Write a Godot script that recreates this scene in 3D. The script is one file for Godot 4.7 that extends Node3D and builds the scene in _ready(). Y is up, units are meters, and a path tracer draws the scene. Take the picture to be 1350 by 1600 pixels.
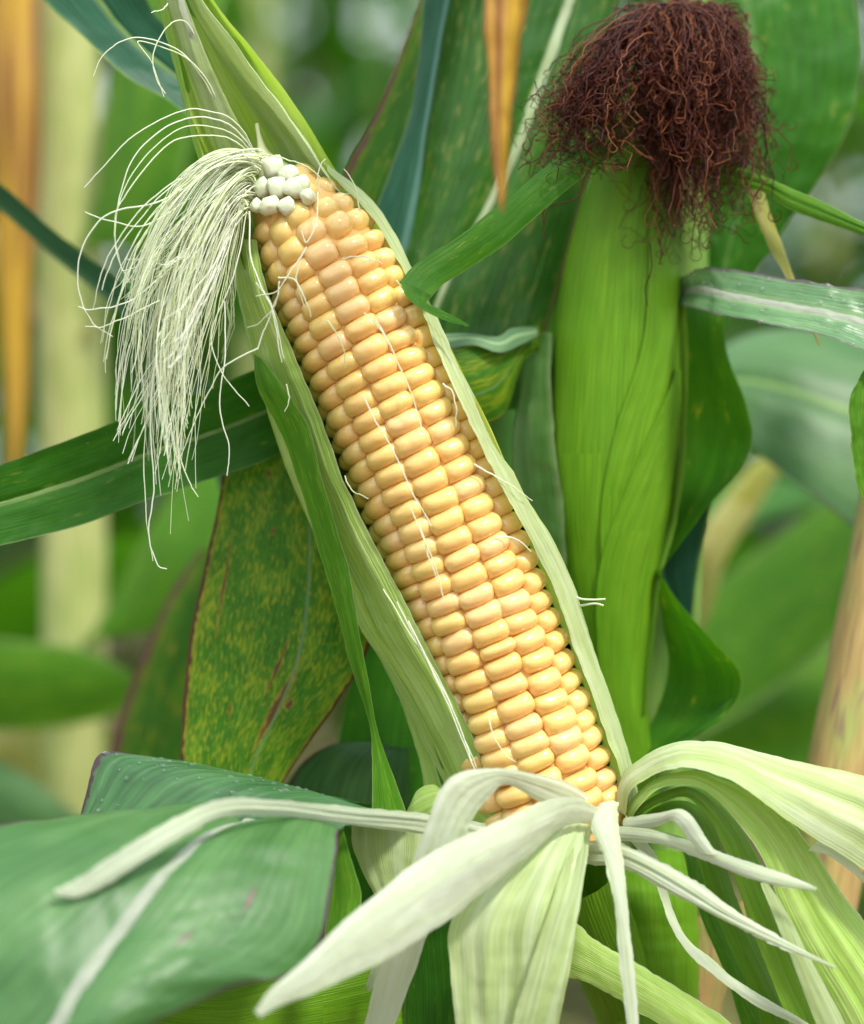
extends Node3D
# A peeled ear of sweet corn on the plant, a second ear in its husk, and the corn field behind.

const S := 0.000190625      # metres covered by one photograph pixel at the plane of the peeled ear
const EYE := 0.72           # camera distance from that plane
const HIGH := 1.05          # height of the ear above the soil

var M := {}
var rng := RandomNumberGenerator.new()
var wob := FastNoiseLite.new()
var used := {}
var axis_pts := []          # the peeled ear's axis
var axis_len := []

func P(x, y, z = 0.0) -> Vector3:
	var k = S * (EYE - z * 0.01) / EYE
	return Vector3((x - 675.0) * k, HIGH + (800.0 - y) * k, z * 0.01)

func _ready():
	rng.seed = 20
	wob.seed = 5
	wob.frequency = 1.0
	wob.noise_type = FastNoiseLite.TYPE_SIMPLEX_SMOOTH
	set_camera()
	set_light()
	make_materials()
	build_ground()
	build_peeled_ear()
	build_husked_ear()
	build_main_plant()
	build_near_plant()
	build_side_plants()
	build_field()

# ---------------------------------------------------------------- camera and light
func set_camera():
	var cam := Camera3D.new()
	cam.name = "camera"
	add_child(cam)
	var a := CameraAttributesPhysical.new()
	a.frustum_focal_length = 85.0
	a.frustum_focus_distance = EYE - 0.012
	a.exposure_aperture = 4.2
	a.frustum_near = 0.05
	a.frustum_far = 400.0
	cam.attributes = a
	cam.position = Vector3(0, HIGH, EYE)
	cam.near = 0.05
	cam.far = 400.0
	cam.fov = rad_to_deg(2.0 * atan(800.0 * S / EYE))
	cam.current = true

func set_light():
	var we := WorldEnvironment.new()
	we.name = "world_environment"
	var e := Environment.new()
	e.background_mode = Environment.BG_SKY
	var sm := ProceduralSkyMaterial.new()
	sm.sky_top_color = Color(0.92, 0.965, 1.0)
	sm.sky_horizon_color = Color(0.70, 0.72, 0.74)
	sm.sky_curve = 0.35
	sm.ground_bottom_color = Color(0.2, 0.2, 0.14)
	sm.ground_horizon_color = Color(0.45, 0.48, 0.4)
	sm.energy_multiplier = 0.76
	e.sky = Sky.new()
	e.sky.sky_material = sm
	e.tonemap_mode = Environment.TONE_MAPPER_LINEAR
	e.tonemap_exposure = 2.9
	e.sdfgi_enabled = true
	e.ssao_enabled = true
	e.ssil_enabled = true
	we.environment = e
	add_child(we)
	var sun := DirectionalLight3D.new()
	sun.name = "sun"
	sun.light_energy = 0.5
	sun.light_angular_distance = 9.0
	sun.light_color = Color(1.0, 0.98, 0.94)
	sun.shadow_enabled = true
	add_child(sun)
	sun.look_at_from_position(Vector3(0.9, 2.0, 1.15), Vector3.ZERO)

# ---------------------------------------------------------------- materials
func lin(r, g, b) -> Color:
	return Color(r, g, b).linear_to_srgb()

func noise_bytes(seed_, w, h, freq, stretch, octaves = 3) -> PackedByteArray:
	var n := FastNoiseLite.new()
	n.seed = seed_
	n.frequency = freq
	n.fractal_octaves = octaves
	n.noise_type = FastNoiseLite.TYPE_SIMPLEX_SMOOTH
	var im := n.get_image(w, int(h / stretch))
	im.resize(w, h, Image.INTERPOLATE_CUBIC)
	im.convert(Image.FORMAT_L8)
	return im.get_data()

# A blade's colour and its fine relief: u runs across the blade, v along it. Colours are linear base colours.
func blade_maps(o: Dictionary) -> Array:
	var w: int = o.get("w", 256)
	var h: int = o.get("h", 1024)
	var sd: int = o.get("seed", 1)
	var fine := noise_bytes(sd, w, h, 0.16, 14.0)
	var spot := noise_bytes(sd + 1, w, h, o.get("spot_freq", 0.07), o.get("spot_stretch", 2.2), 3)
	var big := noise_bytes(sd + 2, w, h, 0.012, 2.0, 3)
	var base: Color = o.base
	var alt: Color = o.get("alt", base)
	var vein_c: Color = o.get("vein_color", base)
	var vein: float = o.get("vein", 0.3)
	var nvein: float = o.get("veins", 34)
	var grain: float = o.get("grain", 0.5)
	var spot_at: float = o.get("spot_at", 2.0)
	var spot_c: Color = o.get("spot", base)
	var rib_w: float = o.get("rib_w", 0.0)
	var rib_at: float = o.get("rib_at", 0.5)
	var rib_c: Color = o.get("rib", base)
	var el: float = o.get("edge_l", 0.0)
	var er: float = o.get("edge_r", 0.0)
	var edge_c: Color = o.get("edge", base)
	var glow_c: Color = o.get("edge_near", edge_c)
	var lesions: Array = o.get("lesions", [])
	var les_c: Color = o.get("lesion", Color(0.12, 0.06, 0.02))
	var colv := PackedFloat32Array()
	var r2 := RandomNumberGenerator.new()
	r2.seed = sd
	var ph := r2.randf() * 10.0
	for x in w:
		var u := float(x) / (w - 1)
		var p := u * nvein + 0.35 * wob.get_noise_1d(u * 9.0 + ph)
		var f: float = absf(fposmod(p, 1.0) - 0.5) * 2.0
		var strong := 0.6 + 0.4 * wob.get_noise_1d(floor(p) * 7.7 + ph)
		colv.append(pow(f, 4.0) * strong)
	var out := PackedByteArray()
	out.resize(w * h * 3)
	var hb := PackedByteArray()
	hb.resize(w * h)
	var i := 0
	for y in h:
		var v := float(y) / h
		for x in w:
			var u := float(x) / (w - 1)
			var fn := fine[i] / 255.0 - 0.5
			var sp := spot[i] / 255.0
			var bg := big[i] / 255.0
			var k: float = colv[x]
			var c := base.lerp(alt, clampf((bg - 0.35) * 2.4, 0.0, 1.0))
			c = c.lerp(vein_c, k * vein)
			var m := 1.0 + grain * fn
			c = Color(c.r * m, c.g * m, c.b * m)
			var sa := spot_at + (0.5 - bg) * 0.3
			if sp > sa:
				c = c.lerp(spot_c, minf(1.0, (sp - sa) * 7.0) * 0.8)
			for L in lesions:
				var dd: float = absf(u - L[0] - (v - L[1]) * L[4]) / L[2] + absf(v - L[1]) / L[3] + (sp - 0.5) * 0.9
				if dd < 1.25:
					c = c.lerp(glow_c, clampf((1.25 - dd) * 4.0, 0.0, 0.8))
					c = c.lerp(les_c, clampf((0.9 - dd) * 6.0, 0.0, 1.0))
			var ribk := 0.0
			if rib_w > 0.0:
				var q := (u - rib_at) / rib_w
				ribk = exp(-q * q * q * q)
				c = c.lerp(rib_c, ribk * 0.92)
			if el > 0.0 or er > 0.0:
				var d: float = minf(u / el if el > 0.0 else 9.0, (1.0 - u) / er if er > 0.0 else 9.0) + (sp - 0.5) * 1.1
				if d < 1.0:
					c = c.lerp(edge_c, clampf((1.0 - d) * 5.0, 0.0, 1.0))
				elif d < 2.2:
					c = c.lerp(glow_c, (2.2 - d) / 1.2 * 0.55)
			var j := i * 3
			out[j] = int(clampf(c.r, 0, 1) ** 0.4545 * 255.0)
			out[j + 1] = int(clampf(c.g, 0, 1) ** 0.4545 * 255.0)
			out[j + 2] = int(clampf(c.b, 0, 1) ** 0.4545 * 255.0)
			hb[i] = int(clampf(0.35 + 0.35 * k + 0.3 * fn + 0.25 * ribk, 0.0, 1.0) * 255.0)
			i += 1
	var ia := Image.create_from_data(w, h, false, Image.FORMAT_RGB8, out)
	var ih := Image.create_from_data(w, h, false, Image.FORMAT_L8, hb)
	return [ImageTexture.create_from_image(ia), ImageTexture.create_from_image(ih)]

func blade(called, o: Dictionary):
	var maps := blade_maps(o)
	var m := StandardMaterial3D.new()
	m.resource_name = called
	m.albedo_texture = maps[0]
	m.roughness = o.get("rough", 0.42)
	m.metallic_specular = o.get("spec", 0.28)
	m.heightmap_enabled = true
	m.heightmap_texture = maps[1]
	m.heightmap_scale = o.get("relief", 0.02) * 1.3
	m.cull_mode = BaseMaterial3D.CULL_DISABLED
	var b: float = o.get("through", 0.5)
	if b > 0.0:
		m.backlight_enabled = true
		var bc: Color = o.get("through_color", Color(0.95, 1.0, 0.55))
		m.backlight = Color(bc.r * b, bc.g * b, bc.b * b).linear_to_srgb()
	M[called] = m
	return m

func plain(called, c: Color, rough = 0.5, spec = 0.5):
	var m := StandardMaterial3D.new()
	m.resource_name = called
	m.albedo_color = c.linear_to_srgb()
	m.roughness = rough
	m.metallic_specular = spec
	m.cull_mode = BaseMaterial3D.CULL_DISABLED
	M[called] = m
	return m

func make_materials():
	var leaf_green := Color(0.022, 0.118, 0.004)
	blade("leaf_green", {base = leaf_green, alt = Color(0.030, 0.145, 0.005), vein_color = Color(0.05, 0.19, 0.015), vein = 0.5, veins = 40, rib_w = 0.02, rib = Color(0.10, 0.22, 0.05), edge_l = 0.006, edge_r = 0.006, edge = Color(0.12, 0.20, 0.06), seed = 3, spot_at = 0.78, spot = Color(0.14, 0.22, 0.02), spec = 0.3})
	blade("leaf_speckled", {w = 384, base = Color(0.040, 0.160, 0.004), alt = Color(0.085, 0.205, 0.005), vein_color = Color(0.10, 0.20, 0.03), vein = 0.3, veins = 44, rib_w = 0.010, rib_at = 0.62, rib = Color(0.14, 0.25, 0.10), spot_freq = 0.14, spot_stretch = 4.5, spot_at = 0.55, spot = Color(0.27, 0.32, 0.012), edge_l = 0.022, edge_r = 0.022, edge = Color(0.085, 0.030, 0.014), edge_near = Color(0.33, 0.22, 0.02), seed = 11, grain = 0.9,
		lesions = [[0.60, 0.76, 0.042, 0.10, -0.3], [0.52, 0.66, 0.014, 0.07, -0.4], [0.14, 0.46, 0.010, 0.12, 0.0], [0.58, 0.10, 0.016, 0.012, 0.0], [0.36, 0.20, 0.018, 0.010, 0.0], [0.40, 0.34, 0.014, 0.010, 0.0], [0.30, 0.75, 0.012, 0.02, 0.2], [0.68, 0.76, 0.03, 0.016, 0.0]]})
	blade("leaf_broad", {w = 512, base = Color(0.022, 0.110, 0.006), alt = Color(0.038, 0.155, 0.008), vein_color = Color(0.14, 0.26, 0.10), vein = 0.38, veins = 26, rib_w = 0.020, rib_at = 0.5, rib = Color(0.2, 0.3, 0.12), spot_freq = 0.06, spot_stretch = 1.7, spot_at = 0.66, spot = Color(0.19, 0.24, 0.05), edge_l = 0.012, edge_r = 0.012, edge = Color(0.16, 0.12, 0.05), edge_near = Color(0.14, 0.2, 0.03), seed = 21, spec = 0.45, rough = 0.36, grain = 0.8})
	blade("leaf_browned", {base = Color(0.035, 0.135, 0.008), alt = Color(0.07, 0.19, 0.008), vein_color = Color(0.10, 0.22, 0.02), vein = 0.3, veins = 24, spot_freq = 0.06, spot_at = 0.68, spot = Color(0.26, 0.24, 0.02), edge_l = 0.075, edge = Color(0.13, 0.065, 0.045), edge_near = Color(0.16, 0.2, 0.01), seed = 31, grain = 0.7})
	blade("leaf_blue", {base = Color(0.020, 0.095, 0.050), alt = Color(0.028, 0.12, 0.066), vein_color = Color(0.08, 0.22, 0.15), vein = 0.55, veins = 16, rib_w = 0.045, rib_at = 0.5, rib = Color(0.11, 0.24, 0.20), edge_l = 0.02, edge_r = 0.02, edge = Color(0.15, 0.26, 0.08), seed = 41, rough = 0.38})
	blade("leaf_wet", {w = 384, base = Color(0.038, 0.130, 0.038), alt = Color(0.070, 0.185, 0.060), vein_color = Color(0.12, 0.26, 0.11), vein = 0.5, veins = 36, rib_w = 0.030, rib_at = 0.5, rib = Color(0.16, 0.25, 0.12), edge_l = 0.010, edge_r = 0.010, edge = Color(0.060, 0.028, 0.040), edge_near = Color(0.05, 0.12, 0.04), seed = 51, spec = 0.45, rough = 0.36, relief = 0.025, grain = 0.7, lesion = Color(0.20, 0.06, 0.05), lesions = [[0.78, 0.60, 0.012, 0.014, 0.0], [0.72, 0.70, 0.013, 0.010, 0.4]]})
	blade("leaf_front", {w = 384, base = Color(0.050, 0.155, 0.034), alt = Color(0.088, 0.210, 0.060), vein_color = Color(0.12, 0.26, 0.11), vein = 0.22, veins = 30, edge_l = 0.010, edge_r = 0.010, edge = Color(0.060, 0.028, 0.040), edge_near = Color(0.05, 0.12, 0.04), seed = 53, spec = 0.45, rough = 0.42, relief = 0.016, grain = 0.4, lesion = Color(0.14, 0.10, 0.07), lesions = [[0.77, 0.31, 0.011, 0.010, 0.0], [0.69, 0.272, 0.011, 0.009, 0.3]]})
	blade("leaf_lush", {base = Color(0.034, 0.165, 0.004), alt = Color(0.055, 0.20, 0.005), vein_color = Color(0.09, 0.27, 0.02), vein = 0.5, veins = 44, edge_r = 0.008, edge = Color(0.20, 0.34, 0.10), seed = 63, through = 0.95, through_color = Color(1.0, 1.0, 0.3), spot_freq = 0.05, spot_stretch = 1.5, spot_at = 0.86, spot = Color(0.36, 0.40, 0.03), spec = 0.35})
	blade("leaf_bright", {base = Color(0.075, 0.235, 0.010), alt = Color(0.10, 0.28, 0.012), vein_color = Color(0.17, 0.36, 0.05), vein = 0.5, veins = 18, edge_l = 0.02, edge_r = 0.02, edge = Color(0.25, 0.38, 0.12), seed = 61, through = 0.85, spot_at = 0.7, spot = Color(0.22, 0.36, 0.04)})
	blade("leaf_pale", {base = Color(0.10, 0.23, 0.09), alt = Color(0.15, 0.29, 0.12), vein_color = Color(0.26, 0.40, 0.20), vein = 0.5, veins = 16, rib_w = 0.10, rib_at = 0.5, rib = Color(0.30, 0.44, 0.22), edge_l = 0.03, edge_r = 0.02, edge = Color(0.12, 0.10, 0.11), seed = 71, spec = 0.45, rough = 0.3, grain = 0.6})
	blade("leaf_dry", {w = 128, h = 512, base = Color(0.58, 0.36, 0.035), alt = Color(0.47, 0.25, 0.07), vein_color = Color(0.52, 0.36, 0.10), vein = 0.4, veins = 12, spot_freq = 0.03, spot_stretch = 6.0, spot_at = 0.60, spot = Color(0.19, 0.070, 0.022), edge_l = 0.06, edge_r = 0.10, edge = Color(0.20, 0.08, 0.03), seed = 91, rough = 0.6, through_color = Color(1.0, 0.85, 0.5)})
	blade("leaf_yellowing", {w = 128, h = 512, base = Color(0.42, 0.40, 0.16), alt = Color(0.30, 0.34, 0.06), vein_color = Color(0.5, 0.5, 0.25), vein = 0.3, veins = 12, seed = 93, rough = 0.5, through = 0.4, spot_at = 0.66, spot = Color(0.36, 0.22, 0.02)})
	blade("husk_green", {w = 512, base = Color(0.110, 0.275, 0.006), alt = Color(0.135, 0.305, 0.008), vein_color = Color(0.20, 0.39, 0.04), vein = 0.6, veins = 70, seed = 101, rough = 0.4, relief = 0.03, grain = 0.55, through = 0.3})
	blade("husk_light", {w = 512, base = Color(0.20, 0.40, 0.030), alt = Color(0.25, 0.45, 0.05), vein_color = Color(0.42, 0.60, 0.15), vein = 0.6, veins = 22, seed = 103, rough = 0.4, relief = 0.035, grain = 0.5, through = 0.4})
	blade("husk_dull", {base = Color(0.085, 0.215, 0.040), alt = Color(0.12, 0.27, 0.06), vein_color = Color(0.22, 0.36, 0.12), vein = 0.4, veins = 26, edge_l = 0.03, edge_r = 0.05, edge = Color(0.2, 0.3, 0.12), seed = 105, rough = 0.45, through = 0.3, spot_freq = 0.03, spot_at = 0.74, spot = Color(0.2, 0.22, 0.07)})
	blade("husk_mid", {w = 384, base = Color(0.36, 0.55, 0.10), alt = Color(0.45, 0.62, 0.17), vein_color = Color(0.60, 0.70, 0.38), vein = 0.6, veins = 22, edge_l = 0.012, edge_r = 0.012, edge = Color(0.55, 0.66, 0.35), edge_near = Color(0.38, 0.54, 0.15), seed = 107, rough = 0.42, relief = 0.03, grain = 0.45, through = 0.55})
	blade("husk_pale", {w = 384, base = Color(0.47, 0.58, 0.25), alt = Color(0.56, 0.65, 0.38), vein_color = Color(0.32, 0.49, 0.12), vein = 0.6, veins = 46, seed = 109, rough = 0.40, relief = 0.025, grain = 0.3, through = 0.6, through_color = Color(1, 1, 0.85)})
	blade("husk_white", {w = 384, base = Color(0.64, 0.71, 0.51), alt = Color(0.68, 0.73, 0.59), vein_color = Color(0.44, 0.57, 0.24), vein = 0.55, veins = 46, seed = 111, rough = 0.38, relief = 0.025, grain = 0.22, through = 0.6, through_color = Color(1, 1, 0.9)})
	blade("husk_cream", {w = 384, base = Color(0.48, 0.58, 0.25), alt = Color(0.58, 0.65, 0.41), vein_color = Color(0.36, 0.52, 0.12), vein = 0.6, veins = 40, seed = 112, rough = 0.40, relief = 0.025, grain = 0.3, through = 0.6, through_color = Color(1, 1, 0.8)})
	blade("husk_strip", {w = 128, base = Color(0.60, 0.68, 0.46), alt = Color(0.66, 0.71, 0.57), vein_color = Color(0.40, 0.54, 0.22), vein = 0.6, veins = 14, seed = 113, rough = 0.40, relief = 0.02, grain = 0.3, through = 0.55, through_color = Color(1, 1, 0.9)})
	blade("husk_hood", {w = 384, base = Color(0.52, 0.72, 0.085), alt = Color(0.62, 0.76, 0.22), vein_color = Color(0.70, 0.76, 0.46), vein = 0.6, veins = 14, seed = 115, rough = 0.42, relief = 0.03, grain = 0.35, through = 0.6})
	blade("midrib", {w = 64, h = 512, base = Color(0.40, 0.50, 0.27), alt = Color(0.46, 0.55, 0.34), vein_color = Color(0.28, 0.40, 0.15), vein = 0.5, veins = 8, seed = 117, rough = 0.42, through = 0.2, grain = 0.3})
	blade("midrib_green", {w = 64, h = 512, base = Color(0.17, 0.30, 0.08), alt = Color(0.21, 0.34, 0.10), vein_color = Color(0.10, 0.22, 0.05), vein = 0.5, veins = 8, seed = 118, rough = 0.42, through = 0.2, grain = 0.3})
	blade("midrib_grey", {w = 64, h = 512, base = Color(0.25, 0.29, 0.21), alt = Color(0.29, 0.32, 0.25), vein_color = Color(0.36, 0.40, 0.28), vein = 0.4, veins = 6, seed = 119, rough = 0.45, through = 0.1, grain = 0.3})
	blade("stalk_green", {base = Color(0.14, 0.28, 0.045), alt = Color(0.20, 0.33, 0.06), vein_color = Color(0.26, 0.40, 0.12), vein = 0.5, veins = 60, seed = 121, rough = 0.45, through = 0.0, grain = 0.5})
	blade("stalk_pale", {base = Color(0.42, 0.45, 0.17), alt = Color(0.34, 0.40, 0.12), vein_color = Color(0.56, 0.55, 0.3), vein = 0.3, veins = 50, seed = 123, rough = 0.5, through = 0.0})
	blade("stalk_tan", {base = Color(0.44, 0.31, 0.115), alt = Color(0.33, 0.36, 0.10), vein_color = Color(0.20, 0.10, 0.075), vein = 0.75, veins = 76, seed = 125, rough = 0.5, through = 0.0, spot_freq = 0.03, spot_stretch = 5.0, spot_at = 0.62, spot = Color(0.24, 0.13, 0.10)})
	var kern := [Color(0.87, 0.515, 0.165), Color(0.88, 0.535, 0.185), Color(0.87, 0.495, 0.155), Color(0.87, 0.54, 0.160), Color(0.88, 0.52, 0.205), Color(0.86, 0.51, 0.155)]
	for k in kern.size():
		var m = plain("kernel_%d" % k, kern[k], 0.21, 0.55)
		m.subsurf_scatter_enabled = true
		m.subsurf_scatter_strength = 0.32
		m.clearcoat_enabled = true
		m.clearcoat = 0.35
		m.clearcoat_roughness = 0.08
	var wk = plain("kernel_white", Color(0.66, 0.67, 0.47), 0.2, 0.45)
	wk.subsurf_scatter_enabled = true
	wk.subsurf_scatter_strength = 0.25
	plain("cob", Color(0.72, 0.42, 0.13), 0.7)
	plain("cob_tip", Color(0.74, 0.76, 0.45), 0.5)
	var sk = plain("silk_pale", Color.WHITE, 0.36)
	sk.vertex_color_use_as_albedo = true
	sk.backlight_enabled = true
	sk.backlight = Color(0.8, 0.8, 0.7).linear_to_srgb()
	var sb = plain("silk_brown", Color.WHITE, 0.45, 0.3)
	sb.vertex_color_use_as_albedo = true
	plain("beak", Color(0.30, 0.22, 0.15), 0.8)
	var dw = plain("dew", Color(1, 1, 1, 0.06), 0.03)
	dw.albedo_color = Color(1, 1, 1, 0.04)
	dw.transparency = BaseMaterial3D.TRANSPARENCY_ALPHA
	var soil = plain("soil", Color.WHITE, 0.95, 0.2)
	var st := NoiseTexture2D.new()
	st.width = 512
	st.height = 512
	st.seamless = true
	st.noise = FastNoiseLite.new()
	st.noise.frequency = 0.02
	st.noise.fractal_octaves = 5
	var g := Gradient.new()
	g.set_color(0, lin(0.07, 0.045, 0.028))
	g.set_color(1, lin(0.22, 0.15, 0.10))
	st.color_ramp = g
	soil.albedo_color = Color.WHITE
	soil.albedo_texture = st
	soil.uv1_triplanar = true
	soil.uv1_world_triplanar = true
	soil.uv1_scale = Vector3(1.3, 1.3, 1.3)

# ---------------------------------------------------------------- helpers
func numbered(called: String) -> String:
	var n: int = used.get(called, 0)
	used[called] = n + 1
	return called if n == 0 else "%s_%03d" % [called, n]

func thing(called: String, at: Vector3, label: String, category: String, group = "") -> Node3D:
	var o := Node3D.new()
	o.name = numbered(called)
	o.position = at
	o.set_meta("label", label)
	o.set_meta("category", category)
	if group:
		o.set_meta("group", group)
	add_child(o)
	return o

func put(parent: Node3D, called: String, mesh: Mesh, mat: Material, label = "") -> MeshInstance3D:
	var o := MeshInstance3D.new()
	o.name = called
	o.mesh = mesh
	o.material_override = mat
	if label:
		o.set_meta("label", label)
	parent.add_child(o, true)
	return o

func grid_mesh(pts: PackedVector3Array, uvs: PackedVector2Array, nu: int, nv: int, wrap = false) -> ArrayMesh:
	var nor := PackedVector3Array()
	nor.resize(pts.size())
	for j in nv:
		for i in nu:
			var i0 := maxi(i - 1, 0)
			var i1 := mini(i + 1, nu - 1)
			if wrap and (i == 0 or i == nu - 1):
				i0 = nu - 2
				i1 = 1
			var du := pts[j * nu + i1] - pts[j * nu + i0]
			var dv := pts[mini(j + 1, nv - 1) * nu + i] - pts[maxi(j - 1, 0) * nu + i]
			var n := du.cross(dv)
			nor[j * nu + i] = n.normalized() if n.length_squared() > 1e-20 else Vector3(0, 0, 1)
	var idx := PackedInt32Array()
	for j in nv - 1:
		for i in nu - 1:
			var a := j * nu + i
			var b := a + nu
			var c := a + 1
			var d := b + 1
			idx.append_array(PackedInt32Array([a, b, c, c, b, d]))
	var arr := []
	arr.resize(Mesh.ARRAY_MAX)
	arr[Mesh.ARRAY_VERTEX] = pts
	arr[Mesh.ARRAY_NORMAL] = nor
	arr[Mesh.ARRAY_TEX_UV] = uvs
	arr[Mesh.ARRAY_INDEX] = idx
	var m := ArrayMesh.new()
	m.add_surface_from_arrays(Mesh.PRIMITIVE_TRIANGLES, arr)
	return m

func cr(a: Array, t: float):
	var n := a.size()
	var i := clampi(int(floor(t)), 0, n - 2)
	var f := t - i
	var p1 = a[i]
	var p2 = a[i + 1]
	var p0 = a[i - 1] if i > 0 else p1 * 2.0 - p2
	var p3 = a[i + 2] if i + 2 < n else p2 * 2.0 - p1
	return 0.5 * (p1 * 2.0 + (p2 - p0) * f + (p0 * 2.0 - p1 * 5.0 + p2 * 4.0 - p3) * f * f + (p1 * 3.0 - p0 - p2 * 3.0 + p3) * f * f * f)

# A blade between two edges. Each row: [edge A x, y, z, edge B x, y, z, bulge]: x, y in photograph pixels, z in cm towards the camera; bulge is a share of the width.
func leaf(parent: Node3D, called: String, rows: Array, mat: String, o = {}, label = "") -> MeshInstance3D:
	var ea := []
	var eb := []
	var bl := []
	for r in rows:
		ea.append(P(r[0], r[1], r[2]))
		eb.append(P(r[3], r[4], r[5]))
		bl.append(float(r[6]) if r.size() > 6 else o.get("bulge", 0.08))
	if o.has("mid"):
		var em := []
		for r in o.mid:
			em.append(P(r[0], r[1], r[2]))
		o.mid_curve = em
	return blade_mesh(parent, called, ea, eb, bl, mat, o, label)

func blade_mesh(parent: Node3D, called: String, ea: Array, eb: Array, bl: Array, mat: String, o = {}, label = "") -> MeshInstance3D:
	var n := ea.size()
	var nu: int = o.get("nu", 15)
	if mat.begins_with("husk"):
		nu = maxi(nu, 19)
	var nv: int = o.get("nv", (n - 1) * (14 if mat.begins_with("husk") else 8) + 1)
	var amp: float = o.get("ruffle", 0.0006)
	var rf: float = o.get("ruffle_freq", 45.0)
	var rag: float = o.get("rag", 0.00025)
	var rib: float = o.get("rib", 0.0)
	var rib_at: float = o.get("rib_at", 0.5)
	var folds: float = o.get("folds", 0.0)
	var nfold: float = o.get("nfold", 5.0)
	var crease: float = o.get("crease", 0.03 if mat.begins_with("husk") else 0.0)
	if crease > 0.0:
		rag *= 1.1
	var tile: float = o.get("tile", 0.32)
	var sd: float = rng.randf() * 50.0
	var v0: float = o.get("v0", rng.randf())
	var u0: float = o.get("u0", 0.0)
	var u1: float = o.get("u1", 1.0)
	var pts := PackedVector3Array()
	var uvs := PackedVector2Array()
	var run := 0.0
	var before := Vector3.ZERO
	var rib_p := []
	var rib_n := []
	var rib_s := []
	for j in nv:
		var t := float(j) / (nv - 1) * (n - 1)
		var a: Vector3 = cr(ea, t)
		var b: Vector3 = cr(eb, t)
		var mid := (a + b) * 0.5
		if j > 0:
			run += mid.distance_to(before)
		before = mid
		var t2 := minf(t + 0.05, n - 1.0)
		var t1 := maxf(t - 0.05, 0.0)
		var tan: Vector3 = (cr(ea, t2) + cr(eb, t2)) * 0.5 - (cr(ea, t1) + cr(eb, t1)) * 0.5
		var side := b - a
		var wd := side.length()
		var nrm := side.cross(tan).normalized()
		if nrm.z < 0.0:
			nrm = -nrm
		var bu: float = cr(bl, t)
		if crease > 0.0:
			bu *= 1.0 + 0.8 * wob.get_noise_1d(run * 12.0 + sd)
		for i in nu:
			var u := float(i) / (nu - 1)
			var p := a.lerp(b, u)
			var e := absf(2.0 * u - 1.0)
			var off := bu * 4.0 * u * (1.0 - u) * wd
			if o.has("mid_curve"):
				var mm: Vector3 = cr(o.mid_curve, t)
				var h2 := absf(2.0 * u - 1.0)
				p = mm.lerp(a if u < 0.5 else b, h2)
				off = bu * 4.0 * h2 * (1.0 - h2) * wd * 0.5
			off += amp * (0.35 + 0.65 * e * e) * wob.get_noise_2d(run * rf + sd, u * wd * rf * 0.7) * minf(1.0, wd / 0.012)
			off += amp * 0.35 * wob.get_noise_2d(run * rf * 3.1 + sd, u * wd * rf * 3.0 + 9.0) * minf(1.0, wd / 0.012)
			if rib > 0.0:
				var q := (u - rib_at) / 0.06
				off -= rib * exp(-q * q)
			if folds > 0.0:
				off += folds * wd * (0.6 * sin(u * nfold * TAU + sd + 3.0 * wob.get_noise_1d(run * 8.0 + sd)) + 0.4 * sin(u * nfold * 2.3 * TAU + sd * 2.0)) * minf(1.0, wd / 0.006)
			if crease > 0.0:
				# sharp lengthwise creases that wander and come and go
				for q in 3:
					var cu: float = 0.2 + 0.3 * q + 0.14 * wob.get_noise_2d(run * 7.0 + sd, q * 5.0)
					var cs: float = wob.get_noise_2d(run * 5.0 + sd, 40.0 + q * 6.0)
					off += crease * wd * cs * 1.6 * maxf(0.0, 1.0 - absf(u - cu) * 6.0)
			p += nrm * off
			if i == 0 or i == nu - 1:
				p += side.normalized() * rag * (0.6 * wob.get_noise_2d(run * 150.0, sd + i) + 1.2 * wob.get_noise_2d(run * 34.0, sd + i + 20.0) + 0.35 * wob.get_noise_2d(run * 480.0, sd + i + 3.0) + (2.2 * maxf(0.0, wob.get_noise_2d(run * 60.0, sd + i + 9.0) - 0.35) if crease > 0.0 else 0.0) * (1.0 if i == 0 else -1.0))
			pts.append(p - parent.position)
			uvs.append(Vector2(lerpf(u0, u1, u), v0 + run / tile))
			if i == int(round(rib_at * (nu - 1))):
				rib_p.append(p - parent.position)
				rib_n.append(nrm)
				rib_s.append(side.normalized())
	var made := put(parent, called, grid_mesh(pts, uvs, nu, nv), M[mat], label)
	if o.has("midrib"):
		# the raised midrib, a flat rod let into the blade and tapering towards its tip
		var rp := PackedVector3Array()
		var ru := PackedVector2Array()
		for j in nv:
			var k := float(j) / (nv - 1)
			var w: float = lerpf(o.midrib[0], o.midrib[1], k)
			for i in 13:
				var a := TAU * i / 12.0
				rp.append(rib_p[j] + rib_s[j] * cos(a) * w * 0.5 + rib_n[j] * sin(a) * minf(w * 0.22, 0.0009))
				ru.append(Vector2(i / 12.0, k * 3.0))
		put(made, "midrib", grid_mesh(rp, ru, 13, nv, true), M[o.get("rib_mat", "midrib")])
	return made

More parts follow.
